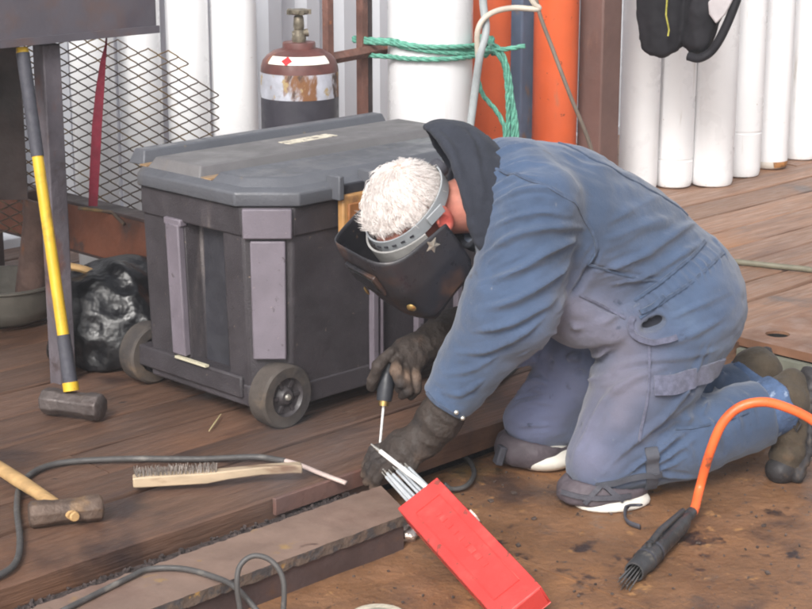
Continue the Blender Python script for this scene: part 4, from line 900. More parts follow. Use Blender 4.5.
m_skin.node_tree.nodes['Principled BSDF'].inputs['Subsurface Weight'].default_value = .1; m_skin.node_tree.nodes['Principled BSDF'].inputs['Subsurface Radius'].default_value = (.01, .004, .002)
me = qmesh('person', V, Fq, {'flush': ear})
person = link('person', me, m_skin)
tag(person, 'person in blue overalls and welding mask kneeling over the weld', 'person')
def child(name, V, F, m, attrs=None, parent=None): o = link(name, qmesh(name, V, F, attrs), m); o.parent = parent or person; return o

# ---- overalls
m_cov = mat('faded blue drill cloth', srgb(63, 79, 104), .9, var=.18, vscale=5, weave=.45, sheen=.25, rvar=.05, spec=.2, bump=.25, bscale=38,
            layers=((srgb(82, 98, 122), 4.5, .58, .82), (srgb(56, 72, 98), 7, .60, .80), (srgb(50, 58, 76), 16, .64, .74), (srgb(104, 110, 122), 28, .66, .74), (srgb(46, 50, 62), 5, .66, .76)), attr=(('dust', srgb(108, 106, 121), None), ('leg_light', srgb(116, 122, 154), None)))
bel = at(588, 300, 4.22)
def cov_sdf(P):
    d = sd_loft(P, [pel, wai, che, upp, nkb + (upp - nkb) * .25], LT, [.205, .195, .205, .185, .105], [.182, .178, .178, .155, .10])
    d = smin(d, sd_ell(P, pel + FW * -.03 + [0, 0, -.01], (.165, .20, .175)), .05)
    d = smin(d, sd_loft(P, [at(640, 320, 4.32), at(575, 312, 4.26), at(530, 280, 4.23)], LT, [.165, .155, .14], [.085, .085, .08]), .05)
    a = smin(sd_cone(P, hipL, (hipL + kneL) / 2, .150, .128), sd_cone(P, (hipL + kneL) / 2, kneL, .128, .092), .03)
    b = smin(sd_cone(P, hipR, (hipR + kneR) / 2, .150, .122), sd_cone(P, (hipR + kneR) / 2, kneR, .118, .076), .03)
    d = smin(d, smin(a, b, .012), .04)
    ax = nrm(shnL - kneL); c = smax(smin(sd_cone(P, kneL, kneL * .5 + shnL * .5, .092, .100), sd_cone(P, kneL * .5 + shnL * .5, shnL + ax * .05, .100, .080), .02), (P - shnL) @ ax - .0, .006)
    ax2 = nrm(shnR - kneR); e = smax(sd_cone(P, kneR, shnR + ax2 * .05, .080, .078), (P - shnR) @ ax2, .006)
    c = smax(c, -sd_cone(P, shnL - ax * .03, shnL + ax * .1, .070, .072), .004)
    d = smin(d, smin(c, e, .012), .018)
    al = nrm(cufL - elbL); s = smin(sd_cone(P, shoL, elbL, .112, .108), sd_cone(P, elbL, cufL + al * .03, .106, .062), .05)
    s = smax(s, (P - cufL) @ al, .006); s = smax(s, -sd_cone(P, cufL - al * .02, cufL + al * .1, .054, .056), .004)
    ar = nrm(cufR - elbR); r_ = smin(sd_cone(P, shoR, elbR, .105, .09), sd_cone(P, elbR, cufR + ar * .03, .09, .058), .04); r_ = smax(r_, (P - cufR) @ ar, .006)
    d = smin(smin(d, s, .022), r_, .03)
    # open neck and the gaping side pocket
    d = smax(d, -sd_cone(P, nkb, nkb + FW * .2, .085, .12), .01)
    d = smax(d, -sd_ell(P, POC, (.032, .065, .017), POM), .006)
    return np.maximum(d, -(P[:, 2] - (PLATE + .006)))
POM = np.stack([nrm((.9, 0, .42)), nrm((0, 1, 0)), nrm((-.42, 0, .9))])
POC = np.array([0, 0, 9.]); V, Fq = surfnet(cov_sdf, (.5, 3.9, .1), (.9, 4.5, .6), .012); POC = on_surf(V, normals(V, Fq), [(651, 326)])[0]
V, Fq = surfnet(cov_sdf, (-.06, 3.80, -.12), (1.14, 4.86, .94), .0058)
V = relax(V, Fq, 2, .5); Nn = normals(V, Fq)
pk = on_surf(V, Nn, [(650, 326)])[0]
# broad hand-laid folds read off the photograph, then fine random drag lines
FO = [  # (pixel path, height, width)
    ([(484, 209), (508, 194), (531, 187), (552, 190), (570, 202)], .007, .010), ([(482, 164), (508, 146), (540, 144)], .007, .013), ([(488, 177), (515, 163), (550, 163)], .008, .013), ([(486, 192), (512, 178), (540, 176)], .006, .011),
    ([(479, 258), (505, 240), (531, 231), (560, 227), (588, 230)], .010, .014), ([(475, 284), (515, 271), (558, 246), (592, 236)], .012, .015), ([(485, 232), (512, 219), (545, 213), (575, 218)], .008, .012),
    ([(474, 308), (512, 301), (552, 280), (588, 250)], .011, .015), ([(468, 332), (505, 326), (545, 306), (572, 282)], .010, .014), ([(452, 352), (486, 352), (522, 336), (548, 315)], .009, .013), ([(440, 374), (470, 372), (500, 356)], .007, .011), ([(430, 390), (460, 394), (486, 380)], .006, .009),
    ([(604, 240), (655, 222), (700, 206)], .007, .018), ([(599, 272), (641, 258), (682, 228), (700, 218)], .009, .016), ([(606, 225), (640, 205), (672, 190)], .005, .018), ([(560, 150), (600, 165), (650, 178)], .004, .022),
    ([(610, 288), (650, 276), (690, 250), (716, 236)], .007, .013), ([(585, 262), (618, 274), (672, 280)], -.005, .008), ([(600, 250), (590, 268), (575, 292), (556, 318)], -.012, .012),
    ([(649, 449), (690, 418), (722, 372), (734, 330)], .011, .014), ([(620, 480), (668, 444), (706, 404), (726, 366)], .011, .013), ([(596, 480), (628, 448), (662, 420), (690, 384), (712, 340)], .009, .015), ([(632, 476), (672, 456), (712, 424)], .009, .011),
    ([(582, 440), (600, 405), (632, 380), (668, 368)], .007, .016), ([(570, 465), (585, 430), (600, 405)], .005, .014), ([(600, 372), (640, 360), (690, 356), (722, 350)], .006, .012), ([(655, 345), (690, 335), (728, 318)], .007, .013), ([(668, 320), (700, 304), (735, 290)], .006, .013),
    ([(540, 348), (570, 358), (600, 354), (640, 330)], .014, .013), ([(548, 362), (580, 372), (612, 366)], -.012, .010), ([(560, 378), (590, 380), (618, 372)], .009, .012), ([(581, 296), (602, 306), (624, 316)], -.006, .006), ([(545, 335), (575, 330), (610, 318), (640, 300)], .007, .014),
    ([(508, 410), (530, 402), (556, 404)], .007, .010), ([(512, 392), (532, 380), (550, 384)], .012, .010), ([(520, 370), (536, 360), (552, 366)], .012, .010), ([(510, 402), (528, 394), (552, 398)], -.008, .008), ([(506, 428), (530, 424), (552, 426)], .006, .009),
    ([(676, 430), (690, 452), (694, 478)], .007, .012), ([(700, 408), (716, 430), (722, 462)], .008, .012), ([(724, 396), (738, 416), (744, 450)], .007, .011), ([(650, 470), (668, 478), (700, 482)], .006, .011), ([(738, 388), (752, 404), (760, 434)], .005, .009)]
for px, dp, wd in FO:
    V = fold(V, Nn, px, dp * 2.7, wd * .8, 'crease')
    for k in (-1, 1):                            # small companion creases either side
        ox, oy = rng.uniform(4, 9) * k * .5, rng.uniform(5, 9) * k; q = px[:rng.integers(2, len(px) + 1)]
        V = fold(V, Nn, [(x + ox + rng.uniform(-2, 2), y + oy + rng.uniform(-2, 2)) for x, y in q], dp * rng.uniform(.5, .9), wd * .5, 'crease')
Nn = normals(V, Fq)
for k in range(15):                              # elastic gathers at the waist
    t = k / 14; x, y = 634 + 88 * t, 318 - 70 * t; V = fold(V, Nn, [(x - 10, y - 12 + 3 * math.sin(k * 2.1)), (x + rng.uniform(-2, 2), y), (x + 9, y + 12)], .006 * rng.uniform(.6, 1.3), .0055)
for px, dp, wd in (([(634, 318), (676, 288), (722, 246)], .005, .012), ([(622, 302), (664, 272), (712, 230)], -.004, .007)): V = fold(V, Nn, px, dp, wd)
for px, dp, wd in (([(632, 318), (640, 338), (662, 340), (690, 324)], .010, .008), ([(648, 344), (650, 372), (646, 398)], .004, .004), ([(652, 378), (690, 374), (726, 358)], .004, .004), ([(652, 396), (690, 392), (720, 378)], .004, .004)): V = fold(V, Nn, px, dp, wd)   # pocket lips and flaps
Nn = normals(V, Fq)
dl, tl = polydist(V, [shoL, elbL, cufL]); wr = np.clip(1 - dl / .16, 0, 1)
V = V + Nn * (.0035 * vnoise(V * [16, 16, 30], 11) + .0022 * vnoise(V * [40, 40, 55], 12) + .0045 * wr * vnoise(V @ np.array([[9., 0, 0], [0, 9, 0], [14, 0, 34]]), 13))[:, None]
V[:, 2] = np.maximum(V[:, 2], PLATE + .006)
V = relax(V, Fq, 1, .35)
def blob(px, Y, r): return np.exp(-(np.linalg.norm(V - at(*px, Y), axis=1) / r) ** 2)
dust = np.clip(.95 * blob((560, 335), 4.12, .12) + .9 * blob((590, 400), 4.08, .13) + .6 * blob((585, 450), 4.1, .08) + .75 * blob((600, 320), 4.1, .10) + 1.0 * blob((530, 390), 4.35, .15) + .5 * blob((530, 425), 4.35, .1) + .35 * blob((640, 390), 4.07, .12) + .3 * blob((730, 310), 4.3, .10), 0, 1)  # worn dust; far-thigh blobs also raised to brighten the shaded leg
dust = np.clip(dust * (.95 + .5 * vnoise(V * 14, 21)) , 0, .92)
COVV, COVN = V, normals(V, Fq)
leg_light = np.clip(1.0 * blob((530, 385), 4.34, .13) + .9 * blob((525, 420), 4.34, .10) + .35 * blob((575, 450), 4.08, .08), 0, .85) * (.9 + .25 * vnoise(V * 18, 23)); dust = dust * (1 - .7 * np.clip(leg_light, 0, 1))  # lavender light painted onto the shaded far leg and near knee
cov = child('overalls', V, Fq, m_cov, {'dust': dust, 'leg_light': np.clip(leg_light, 0, .9)})
m_in = mat('dark pocket shade', srgb(34, 36, 46), .95, var=.1)
o = MB().lathe([(0, -.012), (.024, -.008), (.034, .0)], 16, tuple(POC + [0, .022, 0]), (0, -1, 0)).build('pocket_shade_disc', m_in, cov, smooth=180)  # dark disc behind the opening; the pocket's shade is in its colour
# stud buttons on the cuff
for (x, y) in ((457, 421), (467, 437)):
    c = on_surf(V, Nn, [(x - 2, y - 9)])[0]; MB().lathe([(0, .004), (.004, .003), (.006, 0)], 12, tuple(c + np.array([.002, -.006, 0])), (.3, -.9, .2)).build('stud', m_chrome, cov, smooth=60)
# seams, flaps and collar: bands of cloth laid on the overalls
def ribbon(name, px, wd, m, parent, th=.0025, off=.0, lift=None, V_=None, N_=None):
    V_ = COVV if V_ is None else V_; N_ = COVN if N_ is None else N_
    P = np.array(smooth_path(on_surf(V_, N_, px), 6)); k_ = [int(np.argmin(((V_ - a) ** 2).sum(1))) for a in P]; N = N_[k_].copy()
    for _ in range(3): N[1:-1] = (N[:-2] + N[1:-1] * 2 + N[2:]) / 4
    for _ in range(4): P[1:-1] = (P[:-2] + P[1:-1] * 2 + P[2:]) / 4
    N /= np.linalg.norm(N, axis=1)[:, None]
    for i_ in range(len(P)):                     # settle back onto the cloth
        k6 = np.argsort(((V_ - P[i_]) ** 2).sum(1))[:5]; P[i_] = P[i_] + N[i_] * ((V_[k6].mean(0) - P[i_]) @ N[i_] + .0015)
    T = np.gradient(P, axis=0); T /= np.linalg.norm(T, axis=1)[:, None] + 1e-9; sd = np.cross(T, N); vv = []
    for i_, (a, b, n_) in enumerate(zip(P, sd, N)):
        l_ = (lift[0] + (lift[1] - lift[0]) * i_ / (len(P) - 1)) if lift else 0; a = a + n_ * (off - .003)
        vv += [a - b * wd, a + b * wd + n_ * l_, a + b * wd + n_ * (l_ + th + .003), a - b * wd + n_ * (th + .003)]
    return MB().add(vv, [(0, 1, 2, 3), tuple(len(vv) - 1 - q for q in range(4))] + [(i * 4 + q, i * 4 + (q + 1) % 4, i * 4 + 4 + (q + 1) % 4, i * 4 + 4 + q) for i in range(len(P) - 1) for q in range(4)]).build(name, m, parent, smooth=50)
m_seam = mat('seam cloth', srgb(64, 78, 101), .9, var=.25, vscale=60, weave=.6, sheen=.2, spec=.2)
m_seamd = mat('dusty seam cloth', srgb(90, 92, 110), .9, var=.25, vscale=60, weave=.6, sheen=.2, spec=.2)
for px, wd, m_ in (([(492, 168), (520, 176), (556, 192), (584, 216), (597, 244), (590, 268)], .0035, m_seam), ([(420, 394), (434, 404), (450, 416), (466, 424)], .004, m_seam), 
                   ([(590, 268), (630, 276), (660, 280)], .0025, m_seam), ([(650, 344), (650, 372), (646, 404), (640, 440)], .003, m_seamd), ([(634, 300), (668, 276), (706, 240)], .004, m_seam), ([(640, 318), (676, 292), (724, 252)], .004, m_seam),
                   ([(580, 296), (602, 306), (626, 318)], .003, m_seamd), ([(560, 138), (596, 160), (640, 182), (690, 214)], .0025, m_seam), ([(676, 430), (710, 426), (748, 412)], .003, m_seam)):
    ribbon('seam', px, wd, m_, cov)
ribbon('pocket_flap', [(654, 386), (676, 384), (700, 376), (722, 366)], .024, m_seamd, cov, .003, .001, (.004, .006))
ribbon('pocket_lip', [(634, 316), (630, 328), (640, 340), (656, 344), (676, 338)], .007, m_seamd, cov, .004, .003)
ribbon('pocket_lip', [(640, 312), (652, 308), (664, 296)], .006, m_seam, cov, .004, .004)
m_col = mat('collar cloth', srgb(64, 76, 100), .9, var=.14, vscale=9, weave=.45, sheen=.2, spec=.2)
# ---- hooded top
m_hood = mat('charcoal fleece hood', srgb(50, 53, 62), .95, var=.12, vscale=14, weave=.7, sheen=.05, spec=.15, bump=.2, bscale=60)
X_ = np.array([1., 0, 0]); T3 = .486 * X_ - .873 * U_; N3 = -.873 * X_ - .486 * U_; HDM = np.stack([T3, N3, F_]); HDC = at(467, 197, 4.185)
def hood_sdf(P):
    e = sd_ell(P, HDC, (.192, .122, .128), HDM); s = np.abs(e) - .009; q = (P - HDC) @ N3; lip = .022 + .02 * np.sin((P - HDC) @ T3 * 14)
    s = smax(s, q - lip, .012)
    # neck of the garment running down into the collar
    g_ = np.abs(sd_cone(P, nkb + FW * .02, upp, .105, .14)) - .008
    g_ = np.maximum(g_, ((P - nkb) @ FW) - .04)
    rim = None
    return smin(s, g_, .02)
V, Fq = surfnet(hood_sdf, HDC - .27, HDC + .29, .006); Nn = normals(V, Fq)
for px, dp, wd in (([(414, 142), (436, 158), (452, 196), (466, 236), (480, 266)], .006, .010), ([(430, 128), (452, 150), (466, 190), (474, 230)], .010, .015), ([(450, 120), (470, 140), (480, 175), (482, 215)], .009, .014), ([(440, 124), (458, 146), (470, 185)], -.008, .010), ([(468, 126), (480, 150), (484, 180)], -.007, .010)):
    V = fold(V, Nn, px, dp, wd)
V = V + Nn * (.005 * vnoise(V * 20, 31) + .002 * vnoise(V * 60, 32))[:, None]; V = relax(V, Fq, 1, .4)
hood = child('hood', V, Fq, m_hood)


# ---- hair: a cap under many short white strands
m_hair = mat('white hair', srgb(236, 229, 225), .75, var=.06, vscale=60)
m_scalp = mat('hair roots', srgb(204, 172, 158), .85, var=.10, vscale=70, bump=.6, bscale=160, layers=((srgb(236, 228, 222), 50, .45, .6),))
def hair_sdf(P):
    d = sd_ell(P, hd_(0, -.008, .030), (.084, .103, .108), HM); d = d - .004 * np.sin(P[:, 0] * 180) * np.sin(P[:, 1] * 160 + 1) * np.sin(P[:, 2] * 170)
    return smax(smax(d, -((P - hd_(0, 0, .046)) @ nrm(HU + HF * -.10)), .008), -sd_ell(P, hd_(0, -.008, .030), (.072, .090, .094), HM), .002)
V, Fq = surfnet(hair_sdf, HC - .2, HC + .2, .005); Nn = normals(V, Fq)
hair = child('hair', V, Fq, m_scalp)
hs_ = MB(); wh = hd_(-.002, -.048, .125); cand = np.where((((V - hd_(0, -.008, .030)) * Nn).sum(1) > 0) & (((V - HC) @ HU) > .050))[0]
for i in rng.choice(cand, min(12000, len(cand) * 9), replace=True):
    p = V[i] + rng.normal(0, .003, 3); n = Nn[i]; f = p - wh; f = f + np.cross(n, f) * .55; f -= n * (f @ n); L = np.linalg.norm(f)
    f = f / (L + 1e-6); f = f + rng.normal(0, .16, 3) + .5 * np.array([vnoise(p[None] * 45, q)[0] for q in (1, 2, 3)]); f -= n * (f @ n); f /= np.linalg.norm(f); ln = rng.uniform(.018, .032); p = p - n * .004
    hs_.tube([p, p + f * ln * .45 + n * rng.uniform(.0045, .006), p + f * ln + n * rng.uniform(-.002, .003)], [.0006, .0006, .0002], 3, caps=False)
o = hs_.build('hair_strands', m_hair, hair, smooth=180); o['kind'] = 'stuff'

# ---- welding mask: headband, knob and shell
m_shell = mat('scuffed black mask', srgb(44, 43, 47), .36, var=.2, vscale=7, bump=.08, bscale=60, rvar=.12, layers=((srgb(92, 66, 52), 6, .54, .78, (1, 1, 1), .5), (srgb(120, 96, 80), 26, .70, .76)))  # brown layer paints a warm floor reflection over the scuffed black
m_band = mat('grey headband plastic', srgb(150, 154, 158), .5, var=.06, vscale=20)
m_brass = mat('brass stud', srgb(200, 170, 110), .3, metal=.9, var=.1)
mask = MB(); nt, nh = 44, 20
def hprof(h):                                     # half width and depth by height
    return np.interp(h, [-.212, -.16, -.06, .03, .07], [.100, .122, .134, .128, .120]), np.interp(h, [-.212, -.16, -.06, .03, .07], [.130, .162, .180, .174, .166])
vv = []
for i in range(nh + 1):
    for k in range(nt + 1):
        th_ = R(-97 + 194 * k / nt); s_, c_ = math.sin(th_), math.cos(th_)
        side = abs(s_) ** 3; back = max(0, -c_) / .31
        ht = .064 - .037 * side ** .5 - .05 * max(0, abs(th_) - R(82)); hb = -.212 + .060 * side + .10 * back
        h = hb + (ht - hb) * i / nh; a_, b_ = hprof(h)
        l = a_ * math.copysign(abs(s_) ** .54, s_); f = b_ * math.copysign(abs(c_) ** .54, c_) if c_ > 0 else b_ * c_ * .8
        if -.060 < h < .010 and abs(l) < .062 and c_ > 0: f -= .004
        vv.append(hd_(l, f, h))
mask.add(vv, [(i * (nt + 1) + k, i * (nt + 1) + k + 1, (i + 1) * (nt + 1) + k + 1, (i + 1) * (nt + 1) + k) for i in range(nh) for k in range(nt)])
mo_ = mask.build('welding_mask', m_shell, person, smooth=38)
sm = mo_.modifiers.new('thickness', 'SOLIDIFY'); sm.thickness = .0035; sm.offset = 0
tag(mo_, 'scuffed black welding mask with a star sticker')
HMt = Matrix((tuple(HL), tuple(HF), tuple(HU))).transposed()
MB().box(tuple(hd_(0, .177, -.028)), (.118, .012, .064), rot=HMt).build('lens_frame', m_shell, mo_, bevel=.003)
MB().box(tuple(hd_(0, .1835, -.028)), (.100, .003, .046), rot=HMt).build('lens', mat('dark lens glass', srgb(16, 20, 18), .08, coat=1.), mo_, bevel=.001)
for (l, f, u) in ((.100, .160, -.105), (-.062, .176, -.105)):
    MB().lathe([(0, .006), (.009, .005), (.012, .001), (.010, 0)], 18, tuple(hd_(l, f, u)), tuple(nrm(HF + HL * l * 6))).build('stud', m_brass, mo_, smooth=50)
st_ = []; sc = hd_(.1285, .040, .002); sn = nrm(HL + HF * .12); sa = nrm(HU - sn * (HU @ sn)); sb = np.cross(sn, sa)
for k in range(10): r_ = .020 if k % 2 == 0 else .0095; a = k * math.pi / 5 + .3; st_.append(sc + sn * .005 + (sa * math.cos(a) + sb * math.sin(a)) * r_)
MB().add(st_ + [p - sn * .003 for p in st_] + [sc + sn * .008], [(k, (k + 1) % 10, 20) for k in range(10)] + [(k, 10 + k, 10 + (k + 1) % 10, (k + 1) % 10) for k in range(10)]).build('star', mat('worn silver star', srgb(176, 168, 156), .4, metal=.6, var=.2, vscale=60), mo_)
MB().lathe([(0, .012), (.014, .012), (.018, .006), (.018, 0)], 20, tuple(hd_(-.12, .03, -.01)), tuple(-HL)).build('pivot_knob', m_shell, mo_, smooth=40)
# headband ring
bn_ = 56; bvv = []
for k in range(bn_ + 1):
    a = 2 * math.pi * k / bn_; c, s = math.cos(a), math.sin(a); up0 = .030 + .012 * -s
    for (o1, dz) in ((0, -.017), (0, .017), (.004, .017), (.004, -.017)): bvv.append(hd_((.0905 + o1) * c, -.006 + (.112 + o1) * s, up0 + dz))
hb_ = MB().add(bvv, [(i * 4 + q, i * 4 + (q + 1) % 4, i * 4 + 4 + (q + 1) % 4, i * 4 + 4 + q) for i in range(bn_) for q in range(4)]).build('headband', m_band, person, smooth=40)
for k in range(9):
    a = R(30 + k * 13); c, s = math.cos(a), math.sin(a); MB().box(tuple(hd_(.0952 * c, -.006 + .1165 * s, .031 + .012 * -s)), (.010, .004, .004), rot=HMt @ Matrix.Rotation(a - math.pi / 2, 3, 'Z')).build('band_slot', m_dark, hb_)
pdv = []
for k in range(25):
    a = R(15 + 150 * k / 24); c, s = math.cos(a), math.sin(a)
    for (o1, u_) in ((0, -.052), (0, .012), (.005, .012), (.005, -.052)): pdv.append(hd_((.097 + o1) * c, -.006 + (.124 + o1) * s, u_))
MB().add(pdv, [(i * 4 + q, i * 4 + (q + 1) % 4, i * 4 + 4 + (q + 1) % 4, i * 4 + 4 + q) for i in range(24) for q in range(4)]).build('sweat_pad', mat('pale sweat pad', srgb(150, 148, 146), .9, var=.15, vscale=30), hb_, smooth=50)
MB().lathe([(0, .022), (.020, .022), (.024, .016), (.024, 0)], 24, tuple(hd_(0, -.116, .040)), tuple(-HF)).build('ratchet_knob', m_rub, hb_, smooth=40)
MB().box(tuple(hd_(.099, -.02, .030)), (.004, .05, .026), rot=HMt).build('side_clip', m_band, hb_, bevel=.002)

# ---- gloves
m_glove = mat('brown leather glove', srgb(55, 46, 41), .75, var=.2, vscale=18, bump=.5, bscale=90, layers=((srgb(86, 70, 60), 12, .56, .74), (srgb(42, 37, 36), 9, .52, .68)), attr=(('worn', srgb(190, 156, 130), None),))
def glove(segs, cuff, name, folds):
    def f(P):
        d = None
        for i, (a, b, ra, rb) in enumerate(segs): q = sd_cone(P, a, b, ra + .0015, rb + .001); d = q if d is None else smin(d, q, .012 if i < 3 else .0045)
        for a, b, ra, rb in cuff: d = smin(d, sd_cone(P, a, b, ra, rb), .02)
        ca, cb_2 = np.asarray(cuff[0][0]), np.asarray(cuff[0][1]); ax = nrm(ca - cb_2)
        return smax(d, (P - ca) @ ax, .006)
    pts = np.array([p for s in segs for p in s[:2]] + [c[0] for c in cuff]); V, F = surfnet(f, pts.min(0) - .09, pts.max(0) + .09, .0038); N = normals(V, F)
    for px, dp, wd in folds: V = fold(V, N, px, dp, wd, 'crease')
    V = V + N * (.003 * vnoise(V * 38, 41) + .0014 * vnoise(V * 95, 42))[:, None]; V = relax(V, F, 1, .35)
    tips = [s[1] for s in segs[5::3]] + [segs[-1][1]]; w = np.zeros(len(V))
    for t in tips: w = np.maximum(w, np.exp(-(np.linalg.norm(V - t, axis=1) / .014) ** 2))
    child(name, V, F, m_glove, {'worn': w * (.9 if 'R' in folds else .75) if len(folds) < 5 else w * .25})
glove(hL, [(at(452, 398, 4.10), at(438, 420, 4.10), .056, .052), (at(438, 420, 4.10), hL[0][0], .052, .040), (hL[0][0], hL[0][1], .042, .044)], 'glove',
      [([(420, 408), (432, 430), (456, 440)], .008, .009), ([(410, 424), (424, 442), (448, 450)], .009, .009), ([(404, 436), (418, 456), (440, 460)], .007, .008), ([(396, 440), (408, 460), (424, 470)], .006, .008), ([(428, 404), (446, 420), (466, 428)], .006, .008)])
glove(hR, [(at(462, 330, 4.33), wriR, .060, .052), (wriR, hR[0][0], .050, .040), (hR[0][0], hR[0][1], .040, .043)], 'glove', [([(424, 326), (430, 345), (440, 354)], .006, .008), ([(412, 334), (420, 350), (426, 366)], .005, .008), ([(396, 348), (404, 356), (412, 366)], .004, .006)])

# ---- jeans cuff, boots, knee pads
m_jean = mat('worn denim', srgb(72, 92, 124), .9, var=.25, vscale=26, weave=.6, bump=.3, bscale=90, layers=((srgb(140, 154, 176), 34, .58, .70),))
def jean_sdf(P):
    d = None
    for a, b in ((shnL, ankL), (shnR, ankR)):
        ax = nrm(b - a); e = np.abs(sd_cone(P, a - ax * .05, b + ax * .06, .066, .068)) - .006; e = np.maximum(e, np.abs((P - a - ax * .012) @ ax) - .038); d = e if d is None else np.minimum(d, e)
    return d
for a, b in ((shnL, ankL), (shnR, ankR)):
    ax = nrm(b - a); fn_ = lambda P: smax(np.abs(sd_cone(P, a - ax * .05, b + ax * .06, .064, .070)) - .006, np.abs((P - a - ax * .004) @ ax) - .050 - .004 * np.sin(P[:, 2] * 90), .003)
    V, Fq = surfnet(fn_, a - .16, a + .16, .005); V = V + normals(V, Fq) * (.004 * vnoise(V * 30, 51))[:, None]; child('jeans_cuff', V, Fq, m_jean)
m_boot = mat('olive suede boot', srgb(68, 58, 45), .85, var=.2, vscale=14, bump=.4, bscale=120, sheen=.05, layers=((srgb(104, 84, 64), 9, .56, .72), (srgb(58, 50, 42), 8, .54, .70), (srgb(66, 54, 46), 40, .6, .68)))
m_sole = mat('black rubber sole', srgb(48, 46, 48), .7, var=.2, vscale=20, bump=.3, bscale=60, layers=((srgb(92, 76, 60), 12, .58, .7),))
FD = nrm(f1[1] - f1[0]); SN = np.array([1., .1, -.05]); SN = nrm(SN - FD * (SN @ FD)); SW_ = np.cross(FD, SN); BM_ = np.stack([FD, SN, SW_])
for an, ft, lab in ((ankL, f1, 'near'), (ankR, f2, 'far')):
    he, ba, to = ft
    def up_sdf(P):
        d = sd_cone(P, an - (ankL - shnL) * .6, an, .056, .055); d = smin(d, sd_cone(P, an, he * .7 + ba * .3, .055, .048), .03); d = smin(d, sd_loft(P, [he, ba, to], SW_, [.040, .050, .040], [.040, .040, .034]), .025)
        d = smin(d, sd_cone(P, an, ba, .045, .036), .03)
        return np.maximum(d, -(P[:, 2] - (PLATE + .004)))
    V, Fq = surfnet(up_sdf, np.min([an, he, ba, to], 0) - .14, np.max([an, he, ba, to], 0) + .12, .005); Nn = normals(V, Fq)
    V = V + Nn * (.003 * vnoise(V * [40, 40, 40], 61) + .003 * np.sin((V - he) @ FD * 150) * np.exp(-(((V - ba) @ FD) / .04) ** 2) * (((V - ba) @ SN) < 0))[:, None]
    V[:, 2] = np.maximum(V[:, 2], PLATE + .004); bo = child('boot', V, Fq, m_boot)
    def so_sdf(P):
        q = [p + SN * .040 for p in (he - FD * .03, he * .5 + ba * .5, ba, to + FD * .018)]
        d = sd_loft(P, q, SW_, [.038, .040, .052, .036], [.016, .013, .016, .018]); toe = sd_ell(P, to + FD * .002 - SN * .002, (.036, .038, .044), BM_)
        d = smin(d, toe, .012); return np.maximum(d, -(P[:, 2] - (PLATE + .001)))
    V, Fq = surfnet(so_sdf, np.min([he, ba, to], 0) - .12, np.max([he, ba, to], 0) + .12, .005); N2 = normals(V, Fq); rid = (((V - ba) @ SN) > .03)
    V = V + N2 * (.0016 * np.sign(np.sin((V - he) @ FD * 230)) * rid)[:, None]; child('sole', V, Fq, m_sole, None, bo)
dmo = on_surf(np.asarray(V), N2, [(795, 430)])[0]
bd_ = at(797, 424, 4.255)
o = MB()
for s in ((-.012, 0), (.012, 0)): pass
dm = [(0, .02), (.010, 0), (0, -.02), (-.010, 0)]; o.tube([bd_ + np.array([x, 0, z]) for x, z in dm + dm[:1]], .003, 6).build('diamond_badge', m_sole, person)
m_pad = mat('grey knee pad', srgb(84, 76, 82), .7, var=.15, vscale=20, bump=.3, bscale=80)
m_padw = mat('white knee pad cap', srgb(226, 222, 212), .5, var=.08, vscale=14, layers=((srgb(176, 162, 144), 9, .56, .72),))
def kneepad(k, c, w, sx, ca, yaw, strap, loops=()):
    c = at(*c); w = at(*w); M = np.stack([nrm((math.cos(yaw), math.sin(yaw), 0)), nrm((-math.sin(yaw), math.cos(yaw), 0)), np.array([0, 0, 1.])])
    f = lambda P: smax(smax(sd_ell(P, c, (.118 * sx, .085, .062), M), -(sd_ell(P, c + [.03, .01, .06], (.12 * sx, .085, .075), M)), .008), -(P[:, 2] - PLATE - .012), .006)
    V, F = surfnet(f, c - .17, c + .17, .005); V = V + normals(V, F) * (.0025 * vnoise(V * 45, 71))[:, None]; p = child('knee_pad', V, F, m_pad); QV, QN = V, normals(V, F)
    for q in loops: ribbon('pad_loop', q, .006, m_rub, p, .003, .003, None, QV, QN)
    f = lambda P: smax(sd_ell(P, w, (.098 * sx, .070, .034), M), -(P[:, 2] - PLATE - .001), .006)
    V, F = surfnet(f, w - .14, w + .14, .005); child('pad_cap', V, F, m_padw, None, p); PV, PF_ = V, F
    for px, wd in strap: ribbon('pad_strap', px, wd, m_strapg, p, .003, .003)
m_strapg = mat('grey strap webbing', srgb(74, 76, 84), .85, var=.12, vscale=20, weave=.5)
kneepad(kneL, (602, 488, 4.145), (612, 501, 4.125), 1, None, R(18), [([(596, 486), (622, 482), (644, 478), (662, 474)], .007), ([(650, 488), (652, 474), (654, 458), (650, 446)], .016)], [[(584, 503), (592, 494), (600, 486)], [(604, 486), (612, 494), (622, 500)], [(562, 492), (590, 498), (630, 496)]])
kneepad(kneR, (532, 446, 4.40), (546, 456, 4.385), .85, None, R(16), [])
MB().box(tuple(at(500, 455, 4.34)), (.02, .03, .05), rot=(0, .3, .3)).build('pad_buckle', m_rub, person, bevel=.004)

